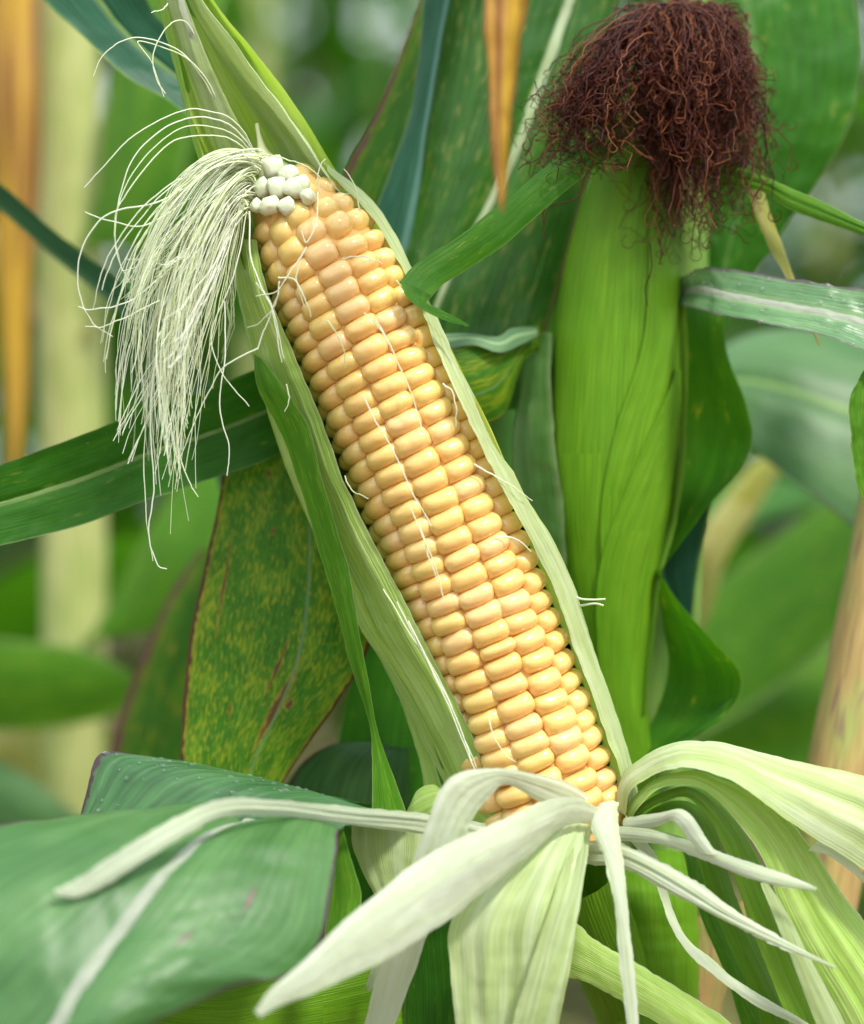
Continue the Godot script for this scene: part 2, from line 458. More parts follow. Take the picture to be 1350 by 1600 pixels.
func pipe(parent: Node3D, called: String, centres: Array, radii: Array, mat: String, label = "", sides: int = 28, steps: int = 40, squash: float = 1.0) -> MeshInstance3D:
	var pts := PackedVector3Array()
	var uvs := PackedVector2Array()
	var n := centres.size()
	var run := 0.0
	var before: Vector3 = centres[0]
	for j in steps:
		var t := float(j) / (steps - 1) * (n - 1)
		var c: Vector3 = cr(centres, t)
		var r: float = cr(radii, t)
		run += c.distance_to(before)
		before = c
		var tan: Vector3 = (cr(centres, minf(t + 0.05, n - 1.0)) - cr(centres, maxf(t - 0.05, 0.0))).normalized()
		var x := tan.cross(Vector3(0, 0, 1)).normalized()
		var z := x.cross(tan).normalized()
		for i in sides + 1:
			var a := TAU * i / sides
			pts.append(c + (x * cos(a) + z * sin(a) * squash) * r - parent.position)
			uvs.append(Vector2(float(i) / sides, run / 0.3))
	return put(parent, called, grid_mesh(pts, uvs, sides + 1, steps, true), M[mat], label)

# Hair-thin strands collected into one mesh.
class Strands:
	var pts := PackedVector3Array()
	var nor := PackedVector3Array()
	var col := PackedColorArray()
	var idx := PackedInt32Array()
	func add(line: Array, r0: float, r1: float, c: Color, at: Vector3, sides := 5):
		var first := pts.size()
		var n := line.size()
		var x := Vector3.ZERO
		for j in n:
			var p: Vector3 = line[j]
			var tan: Vector3 = (line[mini(j + 1, n - 1)] - line[maxi(j - 1, 0)]).normalized()
			if j == 0:
				x = tan.cross(Vector3(0.3, 0.2, 1)).normalized()
			x = (x - tan * x.dot(tan)).normalized()
			var y := tan.cross(x)
			var r: float = lerpf(r0, r1, float(j) / (n - 1))
			for i in sides:
				var a := TAU * i / sides
				var d := x * cos(a) + y * sin(a) * 0.75
				pts.append(p + d * r - at)
				nor.append(d.normalized())
				col.append(c)
		for j in n - 1:
			for i in sides:
				var a := first + j * sides + i
				var b := first + j * sides + (i + 1) % sides
				var c2 := a + sides
				var d2 := b + sides
				idx.append_array(PackedInt32Array([a, c2, b, b, c2, d2]))
	func mesh() -> ArrayMesh:
		var arr := []
		arr.resize(Mesh.ARRAY_MAX)
		arr[Mesh.ARRAY_VERTEX] = pts
		arr[Mesh.ARRAY_NORMAL] = nor
		arr[Mesh.ARRAY_COLOR] = col
		arr[Mesh.ARRAY_INDEX] = idx
		var m := ArrayMesh.new()
		m.add_surface_from_arrays(Mesh.PRIMITIVE_TRIANGLES, arr)
		return m

func curve_through(ctrl: Array, steps: int) -> Array:
	var out := []
	for j in steps:
		out.append(cr(ctrl, float(j) / (steps - 1) * (ctrl.size() - 1)))
	return out

func bez(a: Vector3, b: Vector3, c: Vector3, d: Vector3, steps: int) -> Array:
	var out := []
	for j in steps:
		var t := float(j) / (steps - 1)
		out.append(a.bezier_interpolate(b, c, d, t))
	return out

func g(s: float) -> float:
	return rng.randfn(0.0, s)

# ---------------------------------------------------------------- ground
func build_ground():
	var o := MeshInstance3D.new()
	o.name = "ground"
	var pm := PlaneMesh.new()
	pm.size = Vector2(300, 300)
	o.mesh = pm
	o.material_override = M.soil
	o.set_meta("kind", "structure")
	add_child(o)

# ---------------------------------------------------------------- the peeled ear
# where: px along the axis from the tip; th: degrees round it, 0 towards the camera, 90 to the right; r in px
func setup_axis():
	for p in [[255, -60], [285, 0], [345, 118], [410, 238], [434, 282], [472, 345], [522, 430], [602, 600], [683, 782], [762, 985], [835, 1187], [874, 1300], [898, 1370]]:
		axis_pts.append(P(p[0], p[1], 0.0))
	var s := 0.0
	axis_len.append(0.0)
	for i in range(1, axis_pts.size()):
		s += axis_pts[i].distance_to(axis_pts[i - 1])
		axis_len.append(s)
	var zero: float = axis_len[3]
	for i in axis_len.size():
		axis_len[i] = (axis_len[i] - zero) / S

func axis_t(s: float) -> float:
	for i in range(1, axis_len.size()):
		if s <= axis_len[i] or i == axis_len.size() - 1:
			return i - 1 + (s - axis_len[i - 1]) / (axis_len[i] - axis_len[i - 1])
	return 0.0

func frame(s: float) -> Transform3D:
	var t := axis_t(s)
	var c: Vector3 = cr(axis_pts, t)
	var along: Vector3 = (cr(axis_pts, minf(t + 0.1, axis_pts.size() - 1.0)) - cr(axis_pts, maxf(t - 0.1, 0.0))).normalized()
	var right := Vector3(-along.y, along.x, 0).normalized()
	return Transform3D(Basis(right, along, Vector3(0, 0, 1)), c)

func on_ear(s: float, th: float, r: float) -> Vector3:
	var f := frame(s)
	var a := deg_to_rad(th)
	return f.origin + (f.basis.x * sin(a) + f.basis.z * cos(a)) * r * S

func table(tab: Array, s: float) -> float:
	if s <= tab[0][0]:
		return tab[0][1]
	for i in range(1, tab.size()):
		if s <= tab[i][0]:
			return lerpf(tab[i - 1][1], tab[i][1], (s - tab[i - 1][0]) / (tab[i][0] - tab[i - 1][0]))
	return tab[-1][1]

const COB := [[0, 14], [20, 32], [50, 58], [90, 80], [140, 96], [200, 107], [330, 116], [540, 120], [800, 122], [1020, 124], [1200, 118]]

func kernel_mesh(k: int, unripe = false) -> ArrayMesh:
	var r2 := RandomNumberGenerator.new()
	r2.seed = 700 + k
	var nu := 19
	var nv := 17
	var pts := PackedVector3Array()
	var uvs := PackedVector2Array()
	var sk := r2.randf_range(-0.10, 0.04)
	var tap := r2.randf_range(-0.07, 0.07)
	var sqx := r2.randf_range(0.16, 0.30)
	var sqy := r2.randf_range(0.20, 0.34)
	var px := r2.randf_range(2.2, 2.7)
	if unripe:
		px = 2.3
		sqx = r2.randf_range(0.2, 0.4)
		sqy = r2.randf_range(0.2, 0.4)
		sk *= 3.0
		tap *= 2.5
	var off := r2.randf() * 40.0
	for j in nv:
		var b := sin(-PI / 2 + PI * j / (nv - 1))
		for i in nu:
			var a := sin(-PI / 2 + PI * i / (nu - 1))
			# a crown with round shoulders across the row and nearly straight sides along it
			var hx := pow(maxf(1.0 - pow(absf(a), px), 0.0), 0.52)
			var hy := pow(maxf(1.0 - pow(absf(b), 2.2 if not unripe else 2.0), 0.0), 0.47)
			var p := Vector3(a * sqrt(1.0 - sqx * b * b), b * sqrt(1.0 - sqy * a * a), hx * hy)
			p.x *= 0.84 + 0.16 * p.z
			p.x *= 1.0 + tap * p.y
			p.y += sk * p.x - 0.15 * p.x * p.x + 0.06
			p.z += (0.05 * wob.get_noise_3d(p.x * 1.4 + off, p.y * 1.4, 0.0) + 0.05 * p.y) * p.z
			if unripe:
				p *= 1.0 + 0.11 * wob.get_noise_3d(p.x * 1.3 + off, p.y * 1.3, p.z * 1.3)
			p.x += 0.03 * wob.get_noise_2d(p.y * 1.6 + off, 3.0)
			p.y += 0.05 * wob.get_noise_2d(p.x * 1.6 + off, 8.0)
			pts.append(p)
			uvs.append(Vector2(float(i) / nu, float(j) / nv))
	var m := grid_mesh(pts, uvs, nu, nv)
	return m

func build_peeled_ear():
	setup_axis()
	var ear := thing("peeled_corn_ear", P(905, 1370, 0), "ripe yellow corn ear with its husk pulled open and pale silk at the tip", "corn ear")
	# the cob under the kernels
	var cc := []
	var cradii := []
	for k in 14:
		var s := 60.0 + k * 86.0
		cc.append(frame(s).origin)
		cradii.append(table(COB, s) * 0.84 * S)
	pipe(ear, "cob_core", cc, cradii, "cob", "", 30, 60)
	pipe(ear, "cob_tip", [P(401, 193, 0.2), P(405, 215, 0.2), P(411, 238, 0.1), P(420, 256, 0.0), P(434, 282, 0.0), P(452, 312, 0.0), P(475, 350, 0.0)], [3.0 * S, 4.0 * S, 9.0 * S, 18.0 * S, 36.0 * S, 54.0 * S, 60.0 * S], "cob_tip", "white pointed tip of the cob", 20, 30)
	# kernels, twelve rows; those at the back of the cob as one mesh
	var variants := []
	for k in 10:
		variants.append(kernel_mesh(k))
	var small := []
	for k in 5:
		small.append(kernel_mesh(40 + k, true))
	var back := SurfaceTool.new()
	for row in 12:
		var th0 := 1.0 + row * 30.0
		if th0 > 180.0:
			th0 -= 360.0
		var s := table([[-180, 70], [-100, 104], [-60, 104], [-30, 112], [0, 104], [30, 84], [60, 52], [100, 48], [180, 60]], th0) + g(5.0)
		var rowshift := rng.randf() * 40.0
		while s < (1150.0 if row != 3 else 340.0):
			var ripe := true
			var pitch := (31.0 + 1.6 * wob.get_noise_2d(s * 0.02, row * 7.0)) * rng.randf_range(0.93, 1.07)
			if s < 190.0:
				pitch *= rng.randf_range(1.10, 1.28)
			if rng.randf() < 0.015 and s > 250.0:
				pitch *= 0.72
			var r := table(COB, s)
			var th := th0 + 2.2 * wob.get_noise_2d(s * 0.013 + rowshift, row * 3.0) + g(0.5)
			if s < 200.0:
				th += g(2.2)
			var wide := r * sin(deg_to_rad(15.0)) * 1.10
			var f := frame(s + pitch * 0.5)
			var a := deg_to_rad(th)
			var out := f.basis.x * sin(a) + f.basis.z * cos(a)
			var across := f.basis.x * cos(a) - f.basis.z * sin(a)
			# follow the slope of the tapering tip
			var slope := (table(COB, s + 20.0) - table(COB, s - 10.0)) / 30.0
			var along := (f.basis.y + out * (slope + 0.10)).normalized()
			var outward := across.cross(along).normalized()
			if outward.dot(out) < 0:
				outward = -outward
			var deep := 30.0 if ripe else 22.0
			var c := f.origin + out * (r - deep * 0.80 + g(0.7)) * S
			var fit := 1.0 if ripe else 0.72
			if not ripe:
				wide = minf(maxf(wide, 13.0), 19.0) / fit
			var turn := g(2.0) + (2.5 if ripe else g(10.0))
			var b := Basis(across.rotated(outward, deg_to_rad(turn)) * (wide * fit * S), along.rotated(outward, deg_to_rad(turn)) * (pitch * 0.585 * S), outward * (deep * 0.80 * S))
			var vm: ArrayMesh = variants[rng.randi() % variants.size()]
			var kt := Transform3D(b, c - ear.position)
			if absf(th) < 112.0:
				var mat: String = "kernel_%d" % (rng.randi() % 6)
				if not ripe:
					mat = "kernel_white"
				var o := put(ear, "kernel", vm, M[mat])
				o.transform = kt
			else:
				back.append_from(vm, 0, kt)
			s += pitch
	# small unripe kernels round the tip: [x, y, half width, half height]
	for q in [[431, 267, 19, 17], [457, 279, 18, 14], [479, 293, 13, 13], [409, 304, 15, 15], [437, 304, 16, 17], [465, 304, 16, 16], [487, 315, 12, 12], [424, 333, 18, 14], [452, 334, 15, 13], [401, 330, 11, 11]]:
		var best := 0.0
		var near := 1e9
		for k in 60:
			var d := frame(k * 3.0).origin.distance_to(P(q[0], q[1], 0))
			if d < near:
				near = d
				best = k * 3.0
		var f := frame(best)
		var off: float = (P(q[0], q[1], 0) - f.origin).dot(f.basis.x) / S
		var rad := table(COB, best) + 8.0
		var a := asin(clampf(off / rad, -0.95, 0.95))
		var out := f.basis.x * sin(a) + f.basis.z * cos(a)
		var across := f.basis.x * cos(a) - f.basis.z * sin(a)
		var b := Basis(across * (q[2] * 1.06 * S), f.basis.y * (q[3] * 1.06 * S), out * (rng.randf_range(11.0, 17.0) * S)).rotated(out, g(0.4))
		var o := put(ear, "unripe_kernel", small[rng.randi() % small.size()], M.kernel_white)
		o.transform = Transform3D(b, f.origin + out * (rad - rng.randf_range(9.0, 15.0)) * S - ear.position)
	var bk := put(ear, "hidden_kernels", back.commit(), M.kernel_0, "kernels on the side of the cob turned to the husk")
	bk.set_meta("kind", "stuff")

	husk_shells(ear)
	peeled_husks(ear)
	pale_silk(ear)

func shell(parent, called, rows: Array, mat: String, o = {}, label = ""):
	# rows: [s, from angle, to angle, radius px at from, radius px at to]
	var ea := []
	var eb := []
	var pts := PackedVector3Array()
	var uvs := PackedVector2Array()
	var nu: int = o.get("nu", 33)
	var nv: int = o.get("nv", (rows.size() - 1) * 8 + 1)
	var vs := []
	for r in rows:
		vs.append([float(r[0]), float(r[1]), float(r[2]), float(r[3]), float(r[4])])
	var cols := [[], [], [], [], []]
	for r in vs:
		for q in 5:
			cols[q].append(r[q])
	var sd := rng.randf() * 30.0
	var v0 := rng.randf()
	for j in nv:
		var t := float(j) / (nv - 1) * (rows.size() - 1)
		var s: float = cr(cols[0], t)
		for i in nu:
			var u := float(i) / (nu - 1)
			var th: float = lerpf(cr(cols[1], t), cr(cols[2], t), u)
			var r: float = lerpf(cr(cols[3], t), cr(cols[4], t), u)
			r += o.get("ruffle", 2.0) * wob.get_noise_2d(s * 0.012 + sd, u * 4.0) + o.get("folds", 0.0) * sin(u * o.get("nfold", 6.0) * TAU + sd + 2.0 * wob.get_noise_1d(s * 0.01))
			pts.append(on_ear(s, th, r) - parent.position)
			uvs.append(Vector2(u, v0 + s * S / 0.3))
	return put(parent, called, grid_mesh(pts, uvs, nu, nv), M[mat], label)

func husk_shells(ear):
	# green outer husk wrapped round the back of the cob and closing to a beak above the tip
	shell(ear, "husk_leaf", [[-352, 72, 300, 16, 16], [-290, 78, 292, 33, 34], [-200, 80, 286, 50, 52], [-125, 84, 282, 66, 70], [-50, 88, 280, 78, 84], [20, 96, 278, 84, 94], [90, 104, 276, 88, 108], [200, 104, 274, 102, 120], [400, 86, 272, 114, 126], [700, 76, 270, 125, 130], [1000, 76, 270, 128, 132], [1160, 80, 270, 124, 128]], "husk_hood", {folds = 1.6, nfold = 5.0}, "yellow green husk closing to a beak behind the cob tip")
	shell(ear, "husk_leaf", [[-350, 100, 330, 19, 19], [-260, 110, 318, 40, 40], [-160, 120, 305, 62, 62], [-60, 130, 295, 88, 88], [60, 135, 290, 106, 108], [260, 140, 285, 126, 132], [600, 140, 280, 134, 142], [1000, 140, 280, 136, 142]], "husk_light", {folds = 1.2})
	# white inner membranes standing inside the hood
	leaf(ear, "husk_membrane", [[240, -80, 0.3, 258, -80, 0.5], [258, -10, 0.5, 284, -14, 0.8], [281, 80, 0.3, 318, 75, 0.9], [300, 140, 0.1, 342, 130, 0.8], [318, 195, -0.2, 372, 190, 0.6], [336, 240, -0.6, 398, 240, 0.1], [352, 275, -1.2, 415, 270, -0.6]], "husk_pale", {bulge = 0.14, folds = 0.02, nfold = 3.0})
	leaf(ear, "husk_membrane", [[262, -60, 0.9, 272, -60, 0.9], [286, 30, 0.9, 297, 28, 0.9], [305, 90, 0.6, 316, 88, 0.8], [322, 140, 0.4, 340, 135, 0.6], [345, 190, 0.2, 366, 188, 0.4], [362, 232, -0.2, 392, 235, 0.0]], "husk_white", {nu = 9, bulge = 0.1, rag = 0.0006})
	leaf(ear, "husk_membrane", [[266, -60, 0.0, 284, -64, 0.5], [298, 10, -0.2, 320, 6, 0.7], [330, 70, -0.4, 362, 60, 0.9], [372, 140, -0.8, 408, 125, 1.0], [415, 200, -1.0, 452, 185, 1.0], [452, 255, -1.1, 492, 245, 0.9], [492, 300, -0.8, 516, 285, 0.8], [540, 345, -0.4, 548, 318, 0.5]], "husk_pale", {bulge = -0.12, folds = 0.02, nfold = 3.0})
	# the pale edge along the right of the cob
	leaf(ear, "husk_leaf", [[510, 270, 0.6, 504, 254, -0.4, 0.05], [580, 338, 0.7, 588, 322, -0.2, 0.05], [646, 452, 1.3, 654, 436, 0.3, 0.05], [706, 598, 2.1, 724, 586, 0.9, 0.05], [754, 700, 2.1, 770, 688, 0.9, 0.05], [804, 798, 1.9, 832, 788, 0.9, 0.06], [857, 898, 1.4, 886, 888, 0.7, 0.08], [893, 998, 1.4, 921, 988, 0.4, 0.08], [931, 1098, 1.3, 951, 1088, 0.0, 0.08], [966, 1195, 1.2, 986, 1186, -0.2], [985, 1270, 0.9, 1002, 1262, -0.3]], "husk_pale", {bulge = 0.08, ruffle = 0.0009, rag = 0.0003, nu = 19, folds = 0.025, nfold = 2.0}, "pale inner husk edge running down the right of the cob")
	# the wide green strip along the left of the cob
	leaf(ear, "husk_leaf", [[360, 360, -0.8, 398, 375, 0.8], [374, 440, -1.0, 418, 455, 1.3], [392, 530, -1.0, 456, 548, 1.5], [415, 620, -0.9, 488, 622, 1.6], [452, 740, -0.8, 534, 742, 1.7], [508, 860, -0.7, 590, 858, 1.7], [552, 960, -0.5, 632, 941, 1.7], [590, 1024, -0.4, 664, 1006, 1.7], [625, 1090, -0.3, 699, 1069, 1.7], [667, 1171, -0.2, 737, 1151, 1.7], [702, 1240, 0.0, 772, 1235, 1.4], [735, 1310, 0.2, 812, 1310, 1.4]], "husk_mid", {bulge = 0.14, nu = 21, folds = 0.03, nfold = 3.0}, "pale green husk strip along the left of the cob")
	leaf(ear, "husk_leaf", [[398, 552, 0.9, 408, 560, 1.2], [402, 600, 0.9, 440, 600, 1.7], [435, 672, 0.9, 482, 668, 2.0], [470, 762, 1.0, 505, 752, 2.0], [500, 872, 1.1, 531, 838, 1.9], [528, 965, 1.2, 548, 908, 1.8], [552, 1050, 1.2, 566, 1010, 1.6], [571, 1110, 1.0, 579, 1080, 1.2], [580, 1150, 1.1, 590, 1140, 1.1], [581, 1210, 1.2, 614, 1210, 0.9], [580, 1285, 1.2, 640, 1285, 0.8]], "leaf_bright", {bulge = 0.08, ruffle = 0.0008}, "narrow green husk blade hanging down the left of the cob")
	leaf(ear, "husk_leaf", [[604, 1030, -0.8, 612, 1028, -0.6], [622, 1085, -0.8, 634, 1080, -0.5], [640, 1140, -0.8, 655, 1135, -0.4], [655, 1190, -0.8, 675, 1182, -0.4], [664, 1240, -0.8, 690, 1230, -0.4]], "husk_mid", {nu = 7})

func peeled_husks(ear):
	# strips and blades of the husk folded back round the base
	leaf(ear, "husk_strip", [[760, 1288, 1.4, 755, 1330, 1.4], [700, 1276, 1.9, 700, 1314, 1.9], [640, 1268, 2.9, 640, 1300, 2.7], [540, 1260, 3.8, 540, 1289, 3.6], [430, 1248, 5.0, 430, 1275, 4.8], [340, 1250, 6.4, 348, 1279, 6.2], [262, 1285, 7.6, 280, 1313, 7.6], [182, 1333, 8.4, 202, 1360, 8.4], [115, 1378, 8.8, 130, 1402, 8.8], [84, 1393, 9.0, 92, 1401, 9.0]], "husk_white", {bulge = 0.12, rag = 0.0005, nu = 11, folds = 0.05, nfold = 1.5}, "long white husk strip arching out to the left")
	leaf(ear, "husk_strip", [[548, 1290, 0.2, 700, 1278, 0.6], [552, 1330, 0.4, 695, 1325, 0.9], [575, 1380, 0.6, 672, 1370, 1.0], [600, 1420, 0.8, 645, 1415, 1.0]], "husk_pale", {bulge = 0.06, folds = 0.02}, "sheer pale husk piece under the white strip")
	leaf(ear, "husk_strip", [[640, 1262, 0.3, 632, 1290, 0.5], [652, 1236, 0.5, 655, 1280, 0.8], [676, 1226, 0.7, 690, 1262, 0.9], [700, 1240, 0.6, 705, 1280, 0.8]], "husk_mid", {nu = 9, bulge = 0.1})
	leaf(ear, "husk_strip", [[915, 1240, 2.3, 905, 1278, 2.3], [885, 1222, 2.8, 872, 1268, 2.7], [847, 1211, 3.3, 838, 1250, 3.1], [780, 1201, 3.9, 792, 1226, 3.7], [724, 1205, 4.3, 764, 1247, 3.9], [691, 1228, 4.5, 740, 1279, 4.0], [668, 1280, 4.5, 724, 1312, 4.0], [642, 1358, 4.3, 704, 1370, 3.8], [592, 1511, 3.7, 655, 1495, 3.2], [571, 1596, 3.3, 618, 1600, 2.9], [550, 1670, 3.0, 590, 1670, 2.8]], "husk_white", {bulge = 0.08, rag = 0.0003, folds = 0.025, nfold = 2.0}, "white husk strip arched over the bottom kernels and hanging down")
	leaf(ear, "husk_strip", [[940, 1266, 2.6, 935, 1285, 2.6], [900, 1246, 3.0, 880, 1292, 2.9], [847, 1254, 3.8, 830, 1334, 3.6], [778, 1283, 4.6, 778, 1377, 4.4], [710, 1313, 5.4, 712, 1428, 5.2], [642, 1354, 6.2, 664, 1461, 6.0], [591, 1396, 6.9, 608, 1497, 6.8], [535, 1442, 7.6, 545, 1527, 7.5], [478, 1497, 8.2, 490, 1552, 8.2], [425, 1544, 8.7, 437, 1572, 8.7], [398, 1580, 9.0, 406, 1590, 9.0]], "husk_white", {bulge = 0.13, folds = 0.012, nfold = 1.0, nu = 21}, "broad white husk blade pointing to the lower left")
	leaf(ear, "husk_strip", [[850, 1288, 2.2, 925, 1290, 2.2], [780, 1350, 2.9, 918, 1340, 2.9], [705, 1440, 3.6, 902, 1433, 3.6], [704, 1520, 3.8, 889, 1520, 3.8], [712, 1605, 3.8, 873, 1605, 3.8], [715, 1690, 3.8, 864, 1690, 3.8]], "husk_pale", {bulge = 0.10, folds = 0.025, nfold = 3.0, nu = 31}, "wide pale green husk sheet hanging below the cob")
	leaf(ear, "husk_strip", [[893, 1300, 2.6, 921, 1304, 2.6], [880, 1350, 3.3, 916, 1350, 3.3], [858, 1420, 4.2, 902, 1432, 4.0], [834, 1490, 4.5, 886, 1505, 4.3], [812, 1560, 4.6, 872, 1570, 4.4], [798, 1620, 4.6, 862, 1625, 4.4], [790, 1690, 4.6, 850, 1690, 4.4]], "husk_pale", {bulge = -0.16, folds = 0.03, nfold = 1.5}, "folded husk strip lying on the wide hanging sheet")
	leaf(ear, "husk_strip", [[936, 1256, 2.5, 966, 1254, 2.4], [922, 1290, 2.9, 967, 1288, 2.8], [945, 1345, 3.4, 974, 1345, 3.3], [960, 1420, 3.8, 982, 1425, 3.7], [971, 1520, 4.0, 992, 1520, 3.9], [981, 1610, 4.0, 999, 1610, 3.9], [986, 1680, 4.0, 1002, 1680, 3.9]], "husk_strip", {bulge = 0.2, rag = 0.0005, folds = 0.05, nfold = 1.0}, "narrow white husk strip hanging straight down")
	leaf(ear, "husk_strip", [[920, 1312, 1.8, 915, 1350, 1.8], [967, 1316, 2.2, 955, 1352, 2.1], [1006, 1332, 2.6, 990, 1362, 2.5], [1070, 1366, 3.0, 1045, 1394, 2.9], [1148, 1422, 3.4, 1120, 1434, 3.3], [1212, 1460, 3.6, 1196, 1469, 3.6], [1306, 1510, 3.8, 1303, 1514, 3.8]], "husk_strip", {bulge = 0.14, rag = 0.0009, folds = 0.04, nfold = 2.0}, "ragged white husk strip slanting down to the right")
	leaf(ear, "husk_strip", [[955, 1290, 1.6, 955, 1314, 1.6], [1010, 1295, 2.2, 1008, 1316, 2.1], [1050, 1306, 2.6, 1045, 1324, 2.5], [1097, 1320, 3.0, 1090, 1340, 2.9], [1152, 1341, 3.4, 1144, 1363, 3.3], [1212, 1361, 3.6, 1200, 1382, 3.6], [1277, 1387, 3.7, 1274, 1392, 3.7]], "husk_strip", {bulge = 0.15, rag = 0.0004, nu = 9}, "thin white husk strip reaching right over the green husks")
	leaf(ear, "husk_strip", [[975, 1277, 1.6, 975, 1300, 1.6], [1030, 1270, 2.3, 1026, 1292, 2.1], [1062, 1264, 2.8, 1046, 1284, 2.5], [1084, 1278, 3.1, 1056, 1288, 2.8], [1103, 1308, 3.2, 1074, 1310, 3.0], [1122, 1335, 3.3, 1094, 1334, 3.1]], "husk_strip", {bulge = 0.12, rag = 0.0004, nu = 9}, "short bent white husk strip on the right of the base")
	# the thick bundle of husks folded over to the right
	leaf(ear, "husk_blade", [[972, 1290, 0.6, 975, 1292, 1.6], [976, 1225, 0.6, 985, 1238, 2.0], [1008, 1190, 0.8, 1024, 1212, 2.4], [1048, 1168, 1.0, 1052, 1202, 2.8], [1090, 1160, 1.2, 1082, 1199, 3.0], [1134, 1162, 1.4, 1148, 1219, 3.3], [1212, 1183, 1.6, 1210, 1262, 3.5], [1285, 1200, 1.7, 1275, 1308, 3.5], [1352, 1213, 1.8, 1350, 1356, 3.4], [1430, 1235, 1.8, 1420, 1410, 3.2]], "husk_cream", {bulge = 0.16, folds = 0.035, nfold = 2.5, nu = 27}, "broad white and yellow husk blade bent over to the right")
	leaf(ear, "husk_blade", [[982, 1285, 1.0, 982, 1290, 1.5], [992, 1248, 1.2, 998, 1262, 2.0], [1033, 1216, 1.5, 1030, 1232, 2.4], [1086, 1206, 1.8, 1079, 1226, 2.7], [1130, 1219, 2.0, 1122, 1250, 2.8], [1198, 1247, 2.2, 1163, 1297, 2.9], [1242, 1290, 2.2, 1194, 1344, 2.9], [1275, 1330, 2.1, 1222, 1420, 2.8], [1312, 1390, 2.0, 1268, 1513, 2.6], [1356, 1445, 1.8, 1316, 1600, 2.4], [1400, 1510, 1.6, 1350, 1680, 2.2]], "husk_mid", {bulge = 0.14, folds = 0.025, nfold = 3.0, nu = 27}, "pale green husk blade falling to the lower right corner")
	leaf(ear, "husk_blade", [[985, 1290, 0.8, 985, 1296, 1.2], [1000, 1262, 1.0, 1004, 1272, 1.6], [1040, 1238, 1.2, 1040, 1252, 1.9], [1080, 1230, 1.4, 1075, 1247, 2.0], [1124, 1258, 1.5, 1106, 1278, 2.1], [1166, 1305, 1.5, 1132, 1330, 2.1], [1198, 1370, 1.5, 1164, 1420, 2.0], [1238, 1470, 1.4, 1202, 1520, 1.9], [1285, 1560, 1.3, 1240, 1615, 1.8], [1320, 1640, 1.2, 1270, 1680, 1.6]], "husk_light", {bulge = 0.14, folds = 0.02, nfold = 3.0}, "lime green husk blade inside the right-hand bundle")
	leaf(ear, "husk_blade", [[990, 1290, 0.2, 990, 1298, 0.8], [1022, 1262, 0.4, 1020, 1278, 1.1], [1060, 1250, 0.6, 1052, 1270, 1.3], [1094, 1264, 0.7, 1076, 1284, 1.3], [1120, 1310, 0.7, 1088, 1332, 1.3], [1146, 1390, 0.7, 1108, 1402, 1.2], [1186, 1480, 0.6, 1144, 1490, 1.1], [1226, 1570, 0.5, 1184, 1580, 1.0], [1250, 1660, 0.4, 1204, 1660, 0.8]], "husk_green", {bulge = 0.12}, "deep green husk blade lowest in the right-hand bundle")
	leaf(ear, "husk_blade", [[1040, 1300, -0.5, 1036, 1310, -0.2], [1080, 1318, -0.3, 1066, 1330, 0.1], [1108, 1380, -0.2, 1076, 1372, 0.2], [1136, 1450, -0.2, 1098, 1440, 0.2], [1176, 1540, -0.2, 1136, 1530, 0.2], [1216, 1640, -0.2, 1170, 1640, 0.2]], "leaf_bright", {bulge = 0.1})
	leaf(ear, "husk_blade", [[1205, 1380, 2.6, 1188, 1380, 2.8], [1232, 1430, 2.9, 1208, 1430, 3.1], [1262, 1490, 3.0, 1236, 1500, 3.2], [1300, 1560, 2.9, 1266, 1575, 3.1], [1340, 1640, 2.7, 1306, 1660, 2.9]], "husk_pale", {bulge = 0.15, nu = 11}, "pale ridge of husk on the lower right bundle")
	leaf(ear, "husk_strip", [[1262, 1330, 2.6, 1280, 1312, 2.8], [1296, 1338, 3.0, 1310, 1330, 3.1], [1330, 1362, 3.1, 1338, 1350, 3.2], [1352, 1382, 3.1, 1356, 1376, 3.2]], "husk_strip", {nu = 7, rag = 0.0006})
	leaf(ear, "husk_strip", [[985, 1312, 0.8, 1012, 1316, 0.8], [1010, 1345, 1.0, 1030, 1345, 1.0], [1033, 1404, 1.4, 1047, 1408, 1.3], [1048, 1446, 1.7, 1072, 1464, 1.5], [1077, 1493, 1.9, 1104, 1492, 1.8], [1118, 1527, 2.1, 1148, 1529, 2.0], [1180, 1570, 2.2, 1204, 1563, 2.2], [1241, 1600, 2.3, 1262, 1598, 2.3], [1300, 1640, 2.3, 1310, 1636, 2.3]], "husk_strip", {bulge = 0.12, rag = 0.0005, nu = 9}, "thin twisted green white husk strip at the lower right")
	leaf(ear, "husk_strip", [[868, 1420, 1.2, 848, 1500, 1.2], [905, 1446, 1.4, 880, 1525, 1.5], [935, 1472, 1.6, 928, 1542, 1.7], [1000, 1508, 1.9, 1000, 1582, 2.0], [1062, 1546, 2.1, 1066, 1622, 2.2], [1150, 1605, 2.2, 1140, 1680, 2.3]], "husk_mid", {bulge = 0.1, rag = 0.0006}, "wide green white husk strip slanting across the bottom edge")
	leaf(ear, "husk_strip", [[590, 1480, 1.0, 600, 1500, 1.0], [575, 1530, 1.2, 585, 1540, 1.2], [572, 1545, 1.2, 576, 1550, 1.2]], "husk_strip", {nu = 5})
	# loose hairs of torn husk at the right edge
	for q in [[[888, 925, 0.6], [905, 935, 0.8], [925, 937, 0.9], [946, 936, 0.9]], [[898, 948, 0.5], [915, 945, 0.8], [930, 943, 0.9], [943, 946, 0.9]]]:
		var stn := Strands.new()
		var c := []
		for p in q:
			c.append(P(p[0], p[1], p[2]))
		stn.add(curve_through(c, 14), 2.2 * S, 1.6 * S, Color(0.78, 0.82, 0.62), ear.position)
		put(ear, "torn_fibre", stn.mesh(), M.silk_pale)

